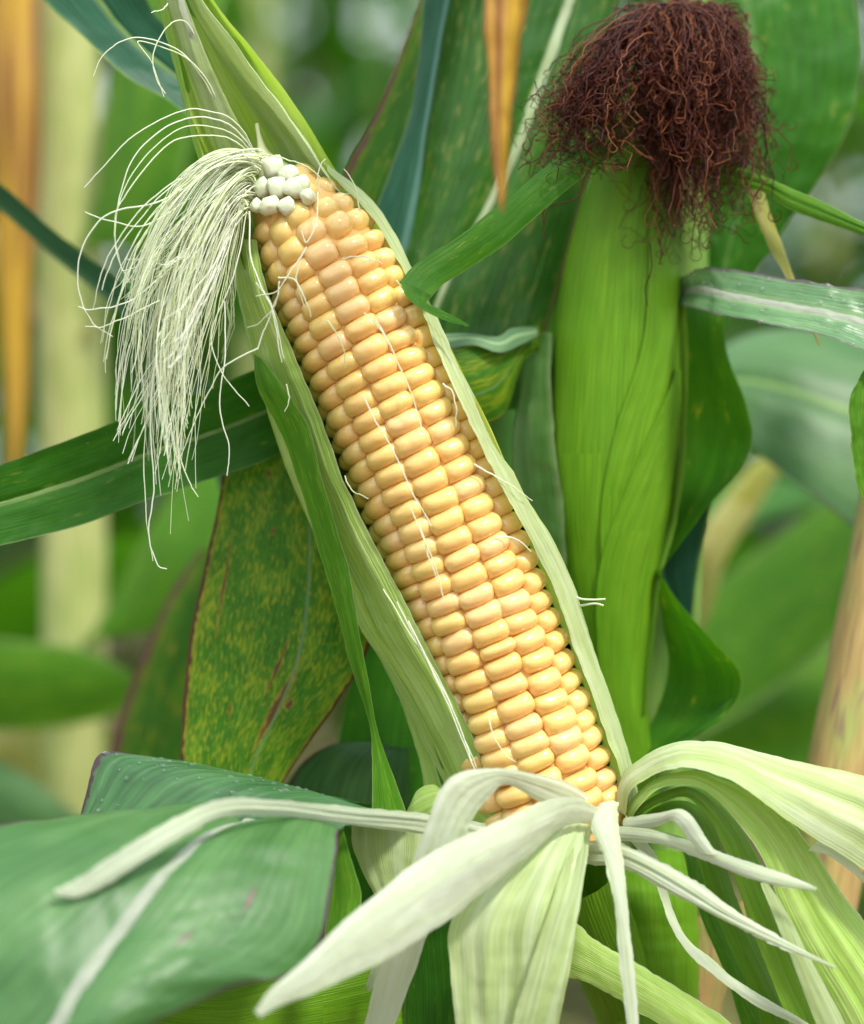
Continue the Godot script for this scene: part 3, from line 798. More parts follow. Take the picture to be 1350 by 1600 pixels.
func pale_silk(ear):
	var st := Strands.new()
	var tones := [Color(0.84, 0.89, 0.68), Color(0.87, 0.90, 0.76), Color(0.80, 0.87, 0.58), Color(0.88, 0.90, 0.80)]
	for clump in 46:
		var f := rng.randf()               # 0: outer, high strands; 1: inner strands near the cob
		var c0 := Vector3(404 - 16 * f + g(4.0), 248 + 72 * f + g(6.0), 0.6 + g(0.3))
		var c1 := Vector3(345 + 30 * f + g(14.0), 218 + 82 * f + g(12.0), 1.5 + g(0.5))
		var c2 := Vector3(196 + 140 * f + g(26.0), 320 + 100 * f + g(34.0), 2.2 + g(0.8))
		var c3 := Vector3(228 + 66 * f + g(20.0), 570 + 46 * (1.0 - absf(f - 0.5) * 2.0) + g(70.0), 1.4 + g(0.9))
		if rng.randf() < 0.2:
			c3 += Vector3(-rng.randf_range(30, 80), -90.0, 0.0)
		if rng.randf() < 0.3:
			c2 += Vector3(g(34.0), g(30.0), g(0.6))
			c3 += Vector3(g(40.0), g(40.0), g(0.6))
		var tone := rng.randi() % 4
		for k in rng.randi_range(3, 10):
			var a := c0 + Vector3(g(3.0), g(5.0), g(0.15))
			var rise := c1 + Vector3(g(6.0), g(6.0), g(0.2))
			var drop := c2 + Vector3(g(8.0), g(10.0), g(0.25))
			var e := c3 + Vector3(g(8.0), g(34.0), g(0.35))
			if rng.randf() < 0.10:
				e += Vector3(g(26.0), rng.randf_range(30, 110), 0.0)
			var line := bez(P(a.x, a.y, a.z), P(rise.x, rise.y, rise.z), P(drop.x, drop.y, drop.z), P(e.x, e.y, e.z), 34)
			var ph := clump * 3.7 + rng.randf() * 0.25
			var own := rng.randf() * 60.0
			for j in line.size():
				var t := float(j) / 33.0
				var w := t * (2.0 + 4.0 * t) * 2.6 * S
				line[j] += Vector3(wob.get_noise_2d(t * 2.0 + ph, 0.0), wob.get_noise_2d(t * 2.0 + ph, 7.0) * 0.5, wob.get_noise_2d(t * 2.0 + ph, 14.0)) * w
				line[j] += Vector3(wob.get_noise_2d(t * 3.0 + own, 0.0), wob.get_noise_2d(t * 3.0 + own, 7.0) * 0.4, 0.0) * w * 0.7 * t
			st.add(line, rng.randf_range(0.9, 1.4) * S, rng.randf_range(0.45, 0.8) * S, tones[tone if rng.randf() < 0.6 else rng.randi() % 4], ear.position)
	var tuft := put(ear, "silk_tuft", st.mesh(), M.silk_pale, "tuft of pale green white silk falling left of the cob tip")
	tuft.set_meta("kind", "stuff")
	var singles := [
		[[352, 190, 0.3], [318, 128, 0.8], [275, 76, 1.0], [215, 58, 1.4], [165, 82, 1.6], [147, 120, 1.6]],
		[[358, 192, 0.3], [325, 128, 0.8], [285, 86, 1.0], [218, 66, 1.2], [235, 95, 1.4], [256, 150, 1.4]],
		[[330, 120, 0.4], [292, 38, 1.0], [262, 45, 1.3], [240, 85, 1.5], [248, 130, 1.5], [256, 148, 1.5]],
		[[262, 5, 1.0], [258, 14, 1.2], [236, 18, 1.4]],
		[[398, 236, 0.2], [372, 196, 0.7], [340, 176, 1.0], [285, 172, 1.3], [215, 208, 1.8], [170, 250, 2.0], [132, 292, 2.0]],
		[[398, 238, 0.2], [370, 204, 0.7], [340, 188, 1.0], [290, 185, 1.3], [225, 225, 1.8], [190, 300, 2.0], [180, 390, 1.9], [205, 440, 1.8]],
		[[398, 240, 0.2], [372, 214, 0.7], [340, 198, 1.0], [280, 200, 1.4], [215, 260, 1.9], [178, 350, 2.1], [188, 420, 2.0]],
		[[398, 244, 0.2], [372, 224, 0.7], [335, 212, 1.0], [270, 222, 1.6], [200, 300, 2.2], [180, 340, 2.2], [178, 390, 2.1]],
		[[300, 290, 1.8], [240, 318, 2.2], [165, 340, 2.4], [126, 395, 2.4], [124, 450, 2.3], [145, 505, 2.2], [176, 526, 2.1]],
		[[300, 310, 1.8], [225, 350, 2.3], [170, 345, 2.4], [134, 332, 2.4]],
		[[260, 430, 2.0], [200, 470, 2.2], [150, 482, 2.3], [122, 478, 2.3]],
		[[250, 470, 2.0], [190, 500, 2.2], [160, 512, 2.2], [135, 512, 2.2]],
		[[240, 560, 1.6], [236, 660, 1.8], [240, 760, 1.8], [230, 830, 1.8], [246, 880, 1.8], [260, 889, 1.8]],
		[[232, 600, 1.6], [226, 720, 1.6], [228, 810, 1.7], [242, 876, 1.7]],
		[[352, 470, 1.5], [352, 560, 1.7], [345, 640, 1.8], [358, 700, 1.8], [355, 745, 1.8]],
		[[385, 330, 1.4], [365, 430, 1.8], [330, 520, 1.9], [345, 580, 1.9], [388, 636, 1.9]],
		[[402, 545, 2.3], [355, 570, 2.2], [330, 610, 2.1], [300, 670, 2.0], [278, 725, 1.9]],
		[[275, 640, 1.8], [280, 700, 1.8], [295, 750, 1.8], [308, 776, 1.8]],
		[[410, 240, 0.9], [450, 250, 1.5], [480, 262, 1.9], [500, 275, 2.0]],
		# loose threads lying on the kernels
		[[388, 330, 1.6], [392, 400, 2.0], [410, 450, 2.3], [428, 490, 2.4], [442, 560, 2.3]],
		[[398, 445, 2.1], [420, 470, 2.5], [434, 520, 2.4], [440, 568, 2.3]],
		[[480, 385, 2.6], [455, 425, 2.7], [432, 455, 2.6], [400, 462, 2.3]],
		[[497, 300, 1.9], [494, 350, 2.4], [480, 378, 2.6], [470, 360, 2.5]],
		[[438, 432, 2.5], [462, 440, 2.7], [478, 470, 2.8], [484, 495, 2.7]],
		[[470, 405, 2.6], [464, 440, 2.7], [474, 480, 2.7]],
		[[436, 440, 2.4], [432, 470, 2.4], [410, 500, 2.2], [384, 512, 1.9]],
		[[402, 546, 2.3], [420, 500, 2.4], [436, 460, 2.5]],
		[[508, 500, 2.7], [522, 515, 2.8], [536, 545, 2.8], [540, 575, 2.7]],
		[[570, 490, 2.7], [590, 508, 2.75], [606, 540, 2.7]],
		[[588, 500, 2.6], [612, 545, 2.6], [640, 610, 2.6], [660, 670, 2.6], [668, 690, 2.5]],
		[[568, 620, 2.6], [585, 655, 2.7], [606, 690, 2.7], [640, 760, 2.7], [668, 812, 2.7], [674, 824, 2.7]],
		[[640, 790, 2.7], [660, 840, 2.8], [682, 890, 2.8], [694, 940, 2.8]],
		[[655, 815, 2.7], [668, 860, 2.8], [684, 912, 2.8]],
		[[764, 1110, 2.8], [768, 1140, 2.9], [785, 1175, 2.9], [804, 1192, 2.9]],
		[[600, 920, 1.8], [640, 985, 2.1], [685, 1060, 2.2], [725, 1150, 2.3], [745, 1200, 2.4]],
		[[620, 940, 1.9], [668, 1030, 2.2], [712, 1120, 2.3], [738, 1190, 2.4]],
		[[640, 970, 2.1], [680, 1060, 2.3], [720, 1150, 2.4], [752, 1225, 2.5]],
		[[690, 600, 2.0], [706, 610, 2.1], [712, 640, 2.1], [714, 665, 2.0]],
		[[740, 725, 2.0], [770, 742, 2.1], [800, 760, 1.9], [832, 782, 1.4]],
		[[775, 835, 2.0], [805, 842, 2.0], [830, 862, 1.8]],
		[[535, 405, 2.5], [560, 400, 2.6], [580, 405, 2.5], [596, 412, 2.3]],
		[[620, 440, 1.9], [650, 465, 1.9], [690, 490, 1.7], [730, 508, 1.2]],
		[[562, 330, 1.6], [558, 300, 1.6], [548, 280, 1.5], [540, 266, 1.4]],
		[[500, 300, 1.9], [498, 275, 1.9], [502, 255, 1.8], [510, 248, 1.7]],
		[[448, 600, 1.8], [452, 625, 1.9], [445, 645, 1.9]],
		[[540, 745, 1.9], [548, 765, 2.2], [575, 778, 2.4]],
	]
	for q in singles:
		var c := []
		for p in q:
			c.append(P(p[0] + g(1.0), p[1] + g(1.0), p[2]))
		var one := Strands.new()
		var line := curve_through(c, 8 * c.size())
		var ph := rng.randf() * 60.0
		for j in line.size():
			line[j] += Vector3(wob.get_noise_2d(j * 0.09 + ph, 0.0), wob.get_noise_2d(j * 0.09 + ph, 7.0), 0.0) * 2.5 * S
		one.add(line, rng.randf_range(1.0, 1.5) * S, rng.randf_range(0.6, 0.9) * S, tones[rng.randi() % 4], ear.position)
		put(tuft, "silk_thread", one.mesh(), M.silk_pale)

# ---------------------------------------------------------------- the second ear, still in its husk
func husk_wrap(parent, rows: Array, zc: float, mat: String, o = {}, label = ""):
	# rows: [y, centre x, radius px, from angle, to angle], wrapped round an upright axis at depth zc (cm)
	var cols := [[], [], [], [], []]
	for r in rows:
		for q in 5:
			cols[q].append(float(r[q]))
	var nu: int = o.get("nu", 33)
	var nv: int = (rows.size() - 1) * 8 + 1
	var lift: float = o.get("lift", 0.0)
	var sd := rng.randf() * 30.0
	var pts := PackedVector3Array()
	var uvs := PackedVector2Array()
	for j in nv:
		var t := float(j) / (nv - 1) * (rows.size() - 1)
		var y: float = cr(cols[0], t)
		var cx: float = cr(cols[1], t)
		var rad: float = cr(cols[2], t) + lift
		for i in nu:
			var u := float(i) / (nu - 1)
			var th := deg_to_rad(lerpf(cr(cols[3], t), cr(cols[4], t), u))
			var e := pow(absf(2.0 * u - 1.0), 6.0)
			var rr: float = rad + o.get("ruffle", 2.0) * wob.get_noise_2d(y * 0.008 + sd, u * 3.0) + e * o.get("flare", 2.0) + 0.7 * wob.get_noise_2d(y * 0.05 + sd, u * 9.0)
			var p := P(cx, y, zc)
			pts.append(p + Vector3(sin(th) * rr * S, 0, cos(th) * rr * S * 0.9) - parent.position)
			uvs.append(Vector2(u * o.get("uspan", 1.0), sd + (y * S) / 0.34))
	return put(parent, "husk_leaf", grid_mesh(pts, uvs, nu, nv), M[mat], label)

func build_husked_ear():
	var ear := thing("husked_corn_ear", P(985, 1230, -4.0), "green corn ear still wrapped in its husk with dark brown silk on top", "corn ear")
	var z := -4.2
	husk_wrap(ear, [[40, 1040, 14, -180, 180], [150, 1012, 42, -180, 180], [260, 992, 68, -180, 180], [400, 972, 92, -180, 180], [560, 960, 104, -180, 180], [740, 948, 104, -180, 180], [900, 944, 80, -180, 180], [1040, 950, 54, -180, 180], [1150, 972, 34, -180, 180], [1260, 1000, 22, -180, 180]], z, "husk_green", {nu = 65, uspan = 2.0}, "bright green inner husk of the unpeeled ear")
	husk_wrap(ear, [[230, 1000, 66, 10, 130], [320, 985, 82, 16, 135], [420, 972, 95, 22, 140], [520, 962, 104, 22, 140], [600, 958, 106, 12, 135], [660, 955, 107, 2, 130], [740, 948, 105, -4, 120], [820, 946, 96, -8, 115], [900, 944, 81, -4, 110], [1000, 948, 62, 10, 110]], z, "husk_green", {lift = 3.0, flare = 1.5}, "lighter ribbed husk leaf on the right of the unpeeled ear")
	husk_wrap(ear, [[580, 958, 107, 58, 150], [640, 956, 108, 40, 145], [720, 949, 106, 22, 140], [800, 947, 99, 6, 135], [880, 945, 85, -8, 130], [960, 947, 70, -16, 125], [1060, 956, 52, -20, 120], [1160, 976, 36, -20, 110], [1270, 1004, 26, -20, 110]], z, "husk_green", {lift = 7.0, flare = 1.0}, "smooth husk leaf crossing the lower right of the unpeeled ear")
	# dull outer sheath on the left
	leaf(ear, "husk_leaf", [[836, 520, -5.2, 862, 520, -3.6], [815, 600, -5.2, 862, 600, -3.3], [800, 700, -5.2, 868, 690, -3.1], [808, 800, -5.2, 880, 790, -3.0], [840, 900, -5.0, 886, 890, -3.0], [880, 1000, -4.8, 905, 990, -3.0], [920, 1120, -4.6, 935, 1120, -3.2]], "husk_dull", {bulge = 0.15}, "dull grey green outer husk leaf between the two ears")
	leaf(ear, "husk_leaf", [[1060, 470, -4.6, 1070, 470, -3.6], [1066, 560, -4.6, 1076, 560, -3.6], [1062, 680, -4.6, 1072, 680, -3.6], [1046, 800, -4.6, 1060, 800, -3.6], [1020, 900, -4.6, 1034, 900, -3.4], [1002, 1000, -4.6, 1022, 1000, -3.4], [985, 1120, -4.6, 1010, 1120, -3.4]], "husk_light", {nu = 9})
	# flag blades of the husk
	leaf(ear, "husk_flag", [[985, 180, -2.2, 985, 225, -2.4], [930, 215, -1.4, 940, 255, -1.6], [860, 255, -0.6, 880, 300, -0.8], [780, 320, 0.4, 800, 372, 0.1], [715, 370, 1.2, 735, 418, 0.8], [655, 408, 1.8, 690, 446, 1.4], [624, 442, 2.2, 672, 466, 1.8]], "leaf_lush", {bulge = 0.05, nu = 15, rib = 0.0, ruffle = 0.0006, u0 = 0.2, u1 = 1.0}, "narrow green husk flag reaching left to the peeled ear")
	leaf(ear, "husk_flag", [[626, 438, 2.2, 675, 462, 1.8], [630, 456, 2.3, 668, 470, 1.9], [648, 476, 2.3, 668, 474, 2.1], [680, 494, 2.3, 690, 484, 2.1], [712, 505, 2.2, 716, 498, 2.1], [734, 510, 2.1, 735, 509, 2.1]], "leaf_lush", {bulge = 0.04, nu = 11, u0 = 0.2, u1 = 1.0}, "folded pointed tip of the husk flag")
	leaf(ear, "husk_flag", [[1130, 250, -2.8, 1120, 290, -2.8], [1195, 276, -2.2, 1190, 300, -2.2], [1240, 296, -1.8, 1232, 326, -1.8], [1290, 318, -1.5, 1285, 346, -1.5], [1350, 348, -1.2, 1350, 368, -1.2], [1420, 380, -1.0, 1420, 392, -1.0]], "leaf_bright", {bulge = 0.18, nu = 11, rib = 0.0006}, "small bright husk flag pointing right below the brown silk")
	leaf(ear, "husk_flag", [[1120, 270, -3.4, 1160, 270, -3.4], [1165, 300, -3.0, 1190, 292, -3.0], [1185, 350, -2.7, 1208, 345, -2.7], [1208, 400, -2.5, 1228, 395, -2.5], [1228, 432, -2.4, 1240, 430, -2.4], [1280, 540, -2.2, 1284, 540, -2.2]], "leaf_yellowing", {nu = 9, bulge = 0.1}, "thin yellowing husk flag with a rusty tip")
	brown_silk(ear)

func brown_silk(ear):
	var st := Strands.new()
	var tones := [Color(0.048, 0.013, 0.008), Color(0.068, 0.018, 0.010), Color(0.036, 0.010, 0.007), Color(0.105, 0.028, 0.012), Color(0.064, 0.015, 0.010), Color(0.165, 0.052, 0.020)]
	for k in 1100:
		var left := k % 5 == 0
		var line := []
		var steps := 60
		var ph := rng.randf() * 90.0
		var ang := rng.randf() * TAU
		var start := Vector3(1066 + g(34.0), 18 + g(9.0), -3.0 + g(0.5))
		var spread := rng.randf_range(0.25, 1.0)
		var outer := k % 6 == 1
		var fall := rng.randf_range(110, 350) * (1.0 if cos(ang) < 0.3 else 0.86) * (0.72 + 0.28 * spread)
		var cx := 1098.0 + 108.0 * spread * cos(ang)
		var cz := -2.6 + 1.75 * spread * sin(ang)
		var curl := rng.randf_range(9.0, 28.0)
		if outer:
			fall = rng.randf_range(40, 170)
			curl *= 0.6
			cz = -2.0 + absf(1.9 * spread * sin(ang))
		if left:
			start = Vector3(1015 + g(24.0), 40 + g(14.0), -2.6 + g(0.5))
			cx = 930.0 + g(34.0)
			cz = -1.4 + g(0.7)
			fall = rng.randf_range(90, 205)
			curl = rng.randf_range(10.0, 28.0)
		var om := rng.randf_range(12.0, 30.0)
		if k % 8 == 3 and not left:
			start = Vector3(1040 + g(20.0), 22 + g(9.0), -2.6 + g(0.4))
			cx = 1004.0 + g(22.0)
			cz = -1.8 + g(0.5)
			fall = rng.randf_range(60, 190)
		var a := start
		var top := -8.0 - 6.0 * spread + rng.randf() * 18.0
		var b := Vector3(lerpf(start.x, cx, 0.55), top + (30.0 if left else 0.0), lerpf(start.z, cz, 0.7))
		var c := Vector3(cx, 60.0 + 40.0 * rng.randf() + (55.0 if left else 0.0), cz)
		var dx := g(18.0) - (34.0 * rng.randf() if left else 0.0)
		var d := Vector3(cx + dx - (cx - 1098.0) * 0.22 * (0.0 if left else 1.0), top + 70.0 + fall, cz + g(0.35))
		for j in steps:
			var t := float(j) / (steps - 1)
			var q := a.bezier_interpolate(b, c, d, t)
			var w := curl * t * t * 1.9
			var fr := 8.0
			q.x += w * wob.get_noise_2d(t * fr + ph, 0.0) * 1.6
			q.y += w * wob.get_noise_2d(t * fr + ph, 11.0) * 1.5
			q.z += w * wob.get_noise_2d(t * fr + ph, 22.0) * 0.028
			var hel := curl * 0.42 * smoothstep(0.15, 0.9, t)
			q.x += hel * cos(ph + t * om)
			q.y += hel * 0.5 * cos(ph * 1.7 + t * om * 0.8)
			q.z += hel * 0.018 * sin(ph + t * om)
			# clumps: neighbours share a slow drift
			q.x += 10.0 * t * wob.get_noise_2d(cx * 0.02, t * 1.2 + 3.0)
			line.append(P(q.x, q.y, q.z))
		if rng.randf() < 0.34:
			# the end curls back on itself
			var last: Vector3 = line[-1]
			var rr := rng.randf_range(4.0, 10.0) * S
			var sg := 1.0 if rng.randf() < 0.5 else -1.0
			for j in 12:
				var aa := j * 0.42
				line.append(last + Vector3(sg * (1.0 - cos(aa)) * rr, -sin(aa) * rr, 0.0002 * j))
		var cl: Color = tones[rng.randi() % tones.size()]
		st.add(line, rng.randf_range(1.0, 1.7) * S, rng.randf_range(0.6, 0.9) * S, cl, ear.position, 4)
	var m := put(ear, "silk_tuft", st.mesh(), M.silk_brown, "dark brown curly dried silk on the unpeeled ear")
	m.set_meta("kind", "stuff")
	for q in [[[930, 250, -1.2], [915, 275, -1.0], [900, 310, -0.9], [862, 322, -0.8], [850, 345, -0.8], [850, 375, -0.8]], [[1028, 370, -1.6], [1034, 395, -1.6], [1030, 412, -1.6], [1036, 410, -1.6]], [[1016, 380, -1.7], [1018, 420, -1.7], [1008, 450, -1.7], [1012, 478, -1.7]], [[1120, 350, -1.8], [1150, 362, -1.8], [1164, 378, -1.8], [1172, 380, -1.8]], [[900, 240, -1.0], [860, 235, -0.8], [838, 250, -0.7], [815, 258, -0.7]], [[880, 230, -1.0], [850, 260, -0.6], [862, 300, -0.6], [848, 335, -0.6], [852, 352, -0.6]]]:
		var one := Strands.new()
		var c := []
		for p in q:
			c.append(P(p[0], p[1], p[2]))
		one.add(curve_through(c, 9 * c.size()), 1.2 * S, 0.8 * S, tones[rng.randi() % 3], ear.position, 4)
		put(m, "silk_thread", one.mesh(), M.silk_brown)

# ---------------------------------------------------------------- the plant that carries both ears
func build_main_plant():
	var at := P(1035, 800, -7.0)
	at.y = 0.0
	var pl := thing("corn_plant", at, "corn plant that carries both ears, its stalk right behind the green ear", "plant")
	var foot := P(1030, 800, -6.5)
	foot.y = 0.0
	pipe(pl, "stalk", [foot, P(1030, 2600, -6.5), P(1030, 1700, -6.0), P(1028, 1400, -5.8), P(1040, 1100, -6.6), P(1055, 700, -7.0), P(1062, 300, -7.2), P(1066, -200, -7.4), P(1070, -1200, -7.6)], [0.014, 0.013, 0.0125, 0.0120, 0.0105, 0.0100, 0.0095, 0.009, 0.007], "stalk_green", "", 28, 90)
	# leaf sheath and shank where the peeled ear grows from the stalk
	leaf(pl, "leaf_sheath", [[920, 1330, -2.4, 1085, 1330, -3.0], [925, 1400, -2.2, 1088, 1400, -2.8], [935, 1480, -2.2, 1092, 1480, -2.8], [945, 1560, -2.4, 1092, 1560, -3.0], [950, 1700, -2.6, 1090, 1700, -3.2]], "husk_green", {bulge = 0.3, nu = 25}, "green ribbed leaf sheath below the peeled ear")
	leaf(pl, "leaf_sheath", [[1060, 1440, -3.4, 1170, 1400, -4.0], [1072, 1500, -3.4, 1160, 1470, -4.0], [1076, 1560, -3.4, 1135, 1550, -4.0], [1075, 1620, -3.4, 1112, 1640, -4.0]], "stalk_tan", {bulge = 0.15})
	pipe(pl, "ear_shank", [P(898, 1360, 0.0), P(920, 1420, -0.8), P(960, 1520, -2.2), P(1000, 1640, -4.6), P(1020, 1760, -6.0)], [0.013, 0.012, 0.011, 0.010, 0.009], "husk_green", "", 20, 24)
	pipe(pl, "ear_shank", [P(1000, 1235, -4.2), P(1010, 1300, -4.8), P(1020, 1400, -5.6)], [0.006, 0.0065, 0.007], "stalk_green", "", 16, 12)
	# wavy leaf to the right of the green ear
	leaf(pl, "leaf", [[1066, 440, -5.4, 1140, 440, -5.6], [1072, 500, -5.3, 1131, 500, -4.8], [1074, 560, -5.3, 1138, 560, -4.2], [1072, 620, -5.3, 1162, 620, -3.8], [1068, 680, -5.2, 1176, 680, -3.6], [1062, 740, -5.0, 1158, 735, -3.5], [1056, 790, -4.6, 1112, 785, -3.5], [1044, 840, -4.2, 1072, 838, -3.4], [1028, 885, -3.9, 1036, 888, -3.3], [1024, 902, -3.8, 1030, 904, -3.2]], "leaf_lush", {bulge = -0.10, nu = 21, u0 = 0.3, u1 = 1.0}, "wavy dark green leaf to the right of the green ear")
	leaf(pl, "leaf", [[1066, 760, -5.6, 1112, 782, -4.2], [1050, 830, -5.6, 1100, 840, -4.6], [1034, 890, -5.2, 1090, 890, -4.8], [1052, 940, -5.2, 1084, 940, -5.0], [1066, 1010, -5.4, 1078, 1010, -5.2]], "leaf_blue", {bulge = 0.05, u0 = 0.5, u1 = 1.0}, "grey green underside of the wavy leaf where it twists")
	leaf(pl, "leaf", [[1020, 892, -3.8, 1027, 890, -3.2], [1028, 930, -4.2, 1054, 932, -2.9], [1036, 975, -4.4, 1088, 972, -2.7], [1044, 1020, -4.5, 1126, 1014, -2.6], [1040, 1065, -4.5, 1157, 1052, -2.7], [1026, 1110, -4.4, 1150, 1100, -3.0], [1008, 1150, -4.2, 1092, 1142, -3.2], [996, 1195, -3.8, 1012, 1190, -3.2]], "leaf_lush", {bulge = -0.06, nu = 21, u0 = 0.3, u1 = 1.0}, "pointed lower lobe of the wavy leaf with yellow flecks")
	leaf(pl, "leaf", [[1090, 1130, -4.4, 1152, 1085, -3.0], [1050, 1160, -4.0, 1130, 1122, -2.9], [1020, 1185, -3.6, 1080, 1152, -2.8], [1000, 1210, -3.4, 1024, 1186, -2.8]], "leaf_green", {bulge = 0.05, nu = 11, u0 = 0.6, u1 = 0.9})
	# right-hand leaf with its pale collar
	dew(leaf(pl, "leaf", [[1056, 436, -4.6, 1056, 476, -4.2], [1072, 430, -3.6, 1070, 478, -3.2], [1090, 420, -2.6, 1092, 482, -2.0], [1130, 422, -1.8, 1130, 492, -0.9], [1200, 430, -1.2, 1196, 506, -0.2], [1280, 442, -0.8, 1276, 522, 0.2], [1350, 450, -0.6, 1340, 545, 0.4], [1420, 456, -0.4, 1410, 580, 0.5], [1560, 480, 0, 1540, 660, 0.5]], "leaf_pale", {bulge = -0.08, rib = 0.001, midrib = [0.0058, 0.0040], rib_mat = "midrib_grey", ruffle = 0.0016, rag = 0.0006, nu = 21, v0 = 0.1}, "pale wet leaf with a white midrib reaching the right edge"), 160, 0.00015, 0.0008)
	leaf(pl, "leaf", [[1352, 575, -0.4, 1370, 560, -0.6], [1330, 610, 0.2, 1370, 600, -0.6], [1325, 650, 0.3, 1370, 650, -0.6], [1332, 690, 0.2, 1370, 690, -0.6], [1336, 740, 0.1, 1370, 740, -0.6], [1348, 785, 0.0, 1372, 780, -0.6]], "leaf_bright", {bulge = 0.1, ruffle = 0.002, rag = 0.0008}, "curled leaf edge at the right border")
	# small curled leaf between the ears
	leaf(pl, "leaf", [[842, 508, -4.0, 846, 545, -4.2], [808, 512, -3.4, 822, 560, -3.6], [780, 532, -2.8, 806, 596, -3.2], [735, 538, -2.2, 792, 640, -3.0], [690, 545, -1.8, 762, 660, -2.8], [655, 560, -1.6, 720, 668, -2.6]], "leaf_speckled", {bulge = 0.10, v0 = 0.2, u0 = 0.05, u1 = 0.98}, "small curled leaf with a browned edge between the ears")
	leaf(pl, "leaf", [[838, 512, -3.6, 840, 526, -3.4], [800, 512, -3.0, 812, 540, -2.8], [776, 526, -2.6, 780, 552, -2.2], [730, 520, -2.4, 738, 540, -2.0], [680, 522, -2.2, 690, 548, -1.9]], "leaf_pale", {nu = 9, bulge = 0.1}, "pale rolled rim of the small curled leaf")
	# broad leaf behind, between the ears, up to the top edge
	dew(leaf(pl, "leaf", [[700, -60, -6.2, 985, -60, -6.6], [690, 30, -6.0, 960, 20, -6.6], [676, 140, -5.8, 946, 130, -6.5], [660, 250, -5.6, 925, 250, -6.4], [640, 350, -5.4, 898, 350, -6.2], [628, 440, -5.2, 872, 450, -6.0], [640, 540, -5.2, 846, 545, -5.8], [690, 640, -5.4, 820, 640, -5.8]], "leaf_broad", {bulge = 0.07, rib = 0.001, rib_at = 0.5, mid = [[915, -60, -6.2], [885, 20, -6.1], [845, 130, -5.9], [800, 250, -5.7], [748, 350, -5.6], [697, 440, -5.4], [665, 540, -5.4], [690, 640, -5.5]], midrib = [0.0050, 0.0024], ruffle = 0.0014, nu = 25, v0 = 0.0, tile = 0.4}, "broad speckled leaf with a white midrib behind the two ears"), 160, 0.00015, 0.0005)
	leaf(pl, "leaf", [[664, -60, -5.8, 720, -60, -5.0], [655, 0, -5.8, 700, 0, -4.9], [636, 50, -5.8, 692, 80, -4.8], [612, 120, -5.8, 682, 160, -4.7], [580, 190, -5.7, 668, 240, -4.6], [542, 262, -5.6, 650, 330, -4.5], [515, 330, -5.4, 630, 420, -4.4], [520, 400, -5.2, 615, 480, -4.2]], "leaf_browned", {bulge = -0.06, v0 = 0.1}, "green leaf half with a brown dried left edge")
	leaf(pl, "leaf", [[672, -60, -4.6, 722, -60, -4.2], [662, 0, -4.6, 704, 0, -4.2], [654, 90, -4.6, 684, 100, -4.1], [640, 180, -4.5, 668, 200, -4.0], [612, 260, -4.4, 655, 300, -3.9], [582, 340, -4.2, 640, 380, -3.8], [570, 410, -4.0, 622, 440, -3.7]], "leaf_blue", {bulge = 0.10, u0 = 0.0, u1 = 0.56, v0 = 0.5}, "blue green folded underside with a pale ridge")
	# big leaf in the upper right
	leaf(pl, "leaf", [[985, -80, -7.2, 1325, -80, -9.4], [1000, 0, -7.2, 1338, 0, -9.0], [1020, 90, -7.2, 1347, 90, -8.6], [1045, 180, -7.2, 1332, 180, -8.2], [1060, 260, -7.2, 1290, 265, -8.0], [1070, 330, -7.2, 1242, 335, -7.9], [1078, 400, -7.2, 1200, 400, -7.8], [1082, 480, -7.2, 1150, 475, -7.6], [1084, 560, -7.2, 1120, 560, -7.4]], "leaf_green", {bulge = 0.10, ruffle = 0.002, nu = 25, u0 = 0.1, u1 = 1.0}, "big glossy dark green leaf in the upper right corner")
	# dry leaf arching over from the stalk above the frame, its tip hanging in front
	leaf(pl, "dry_leaf", [[1040, -700, -7.4, 1084, -650, -7.4], [960, -690, -2, 1014, -600, -2], [860, -620, 3.5, 940, -530, 3.8], [772, -500, 7.0, 884, -440, 7.4], [742, -220, 8.4, 850, -200, 8.8], [754, -40, 8.8, 836, -40, 9.0], [760, 60, 8.9, 818, 60, 9.1], [764, 150, 9.0, 804, 150, 9.2], [768, 220, 9.0, 796, 220, 9.2], [774, 280, 9.0, 793, 280, 9.1], [782, 332, 9.0, 787, 332, 9.0]], "leaf_dry", {bulge = -0.22, nu = 17, tile = 0.5, ruffle = 0.004, ruffle_freq = 30.0, rag = 0.0008, folds = 0.05, nfold = 1.5}, "dry orange leaf tip hanging down at the top between the ears")

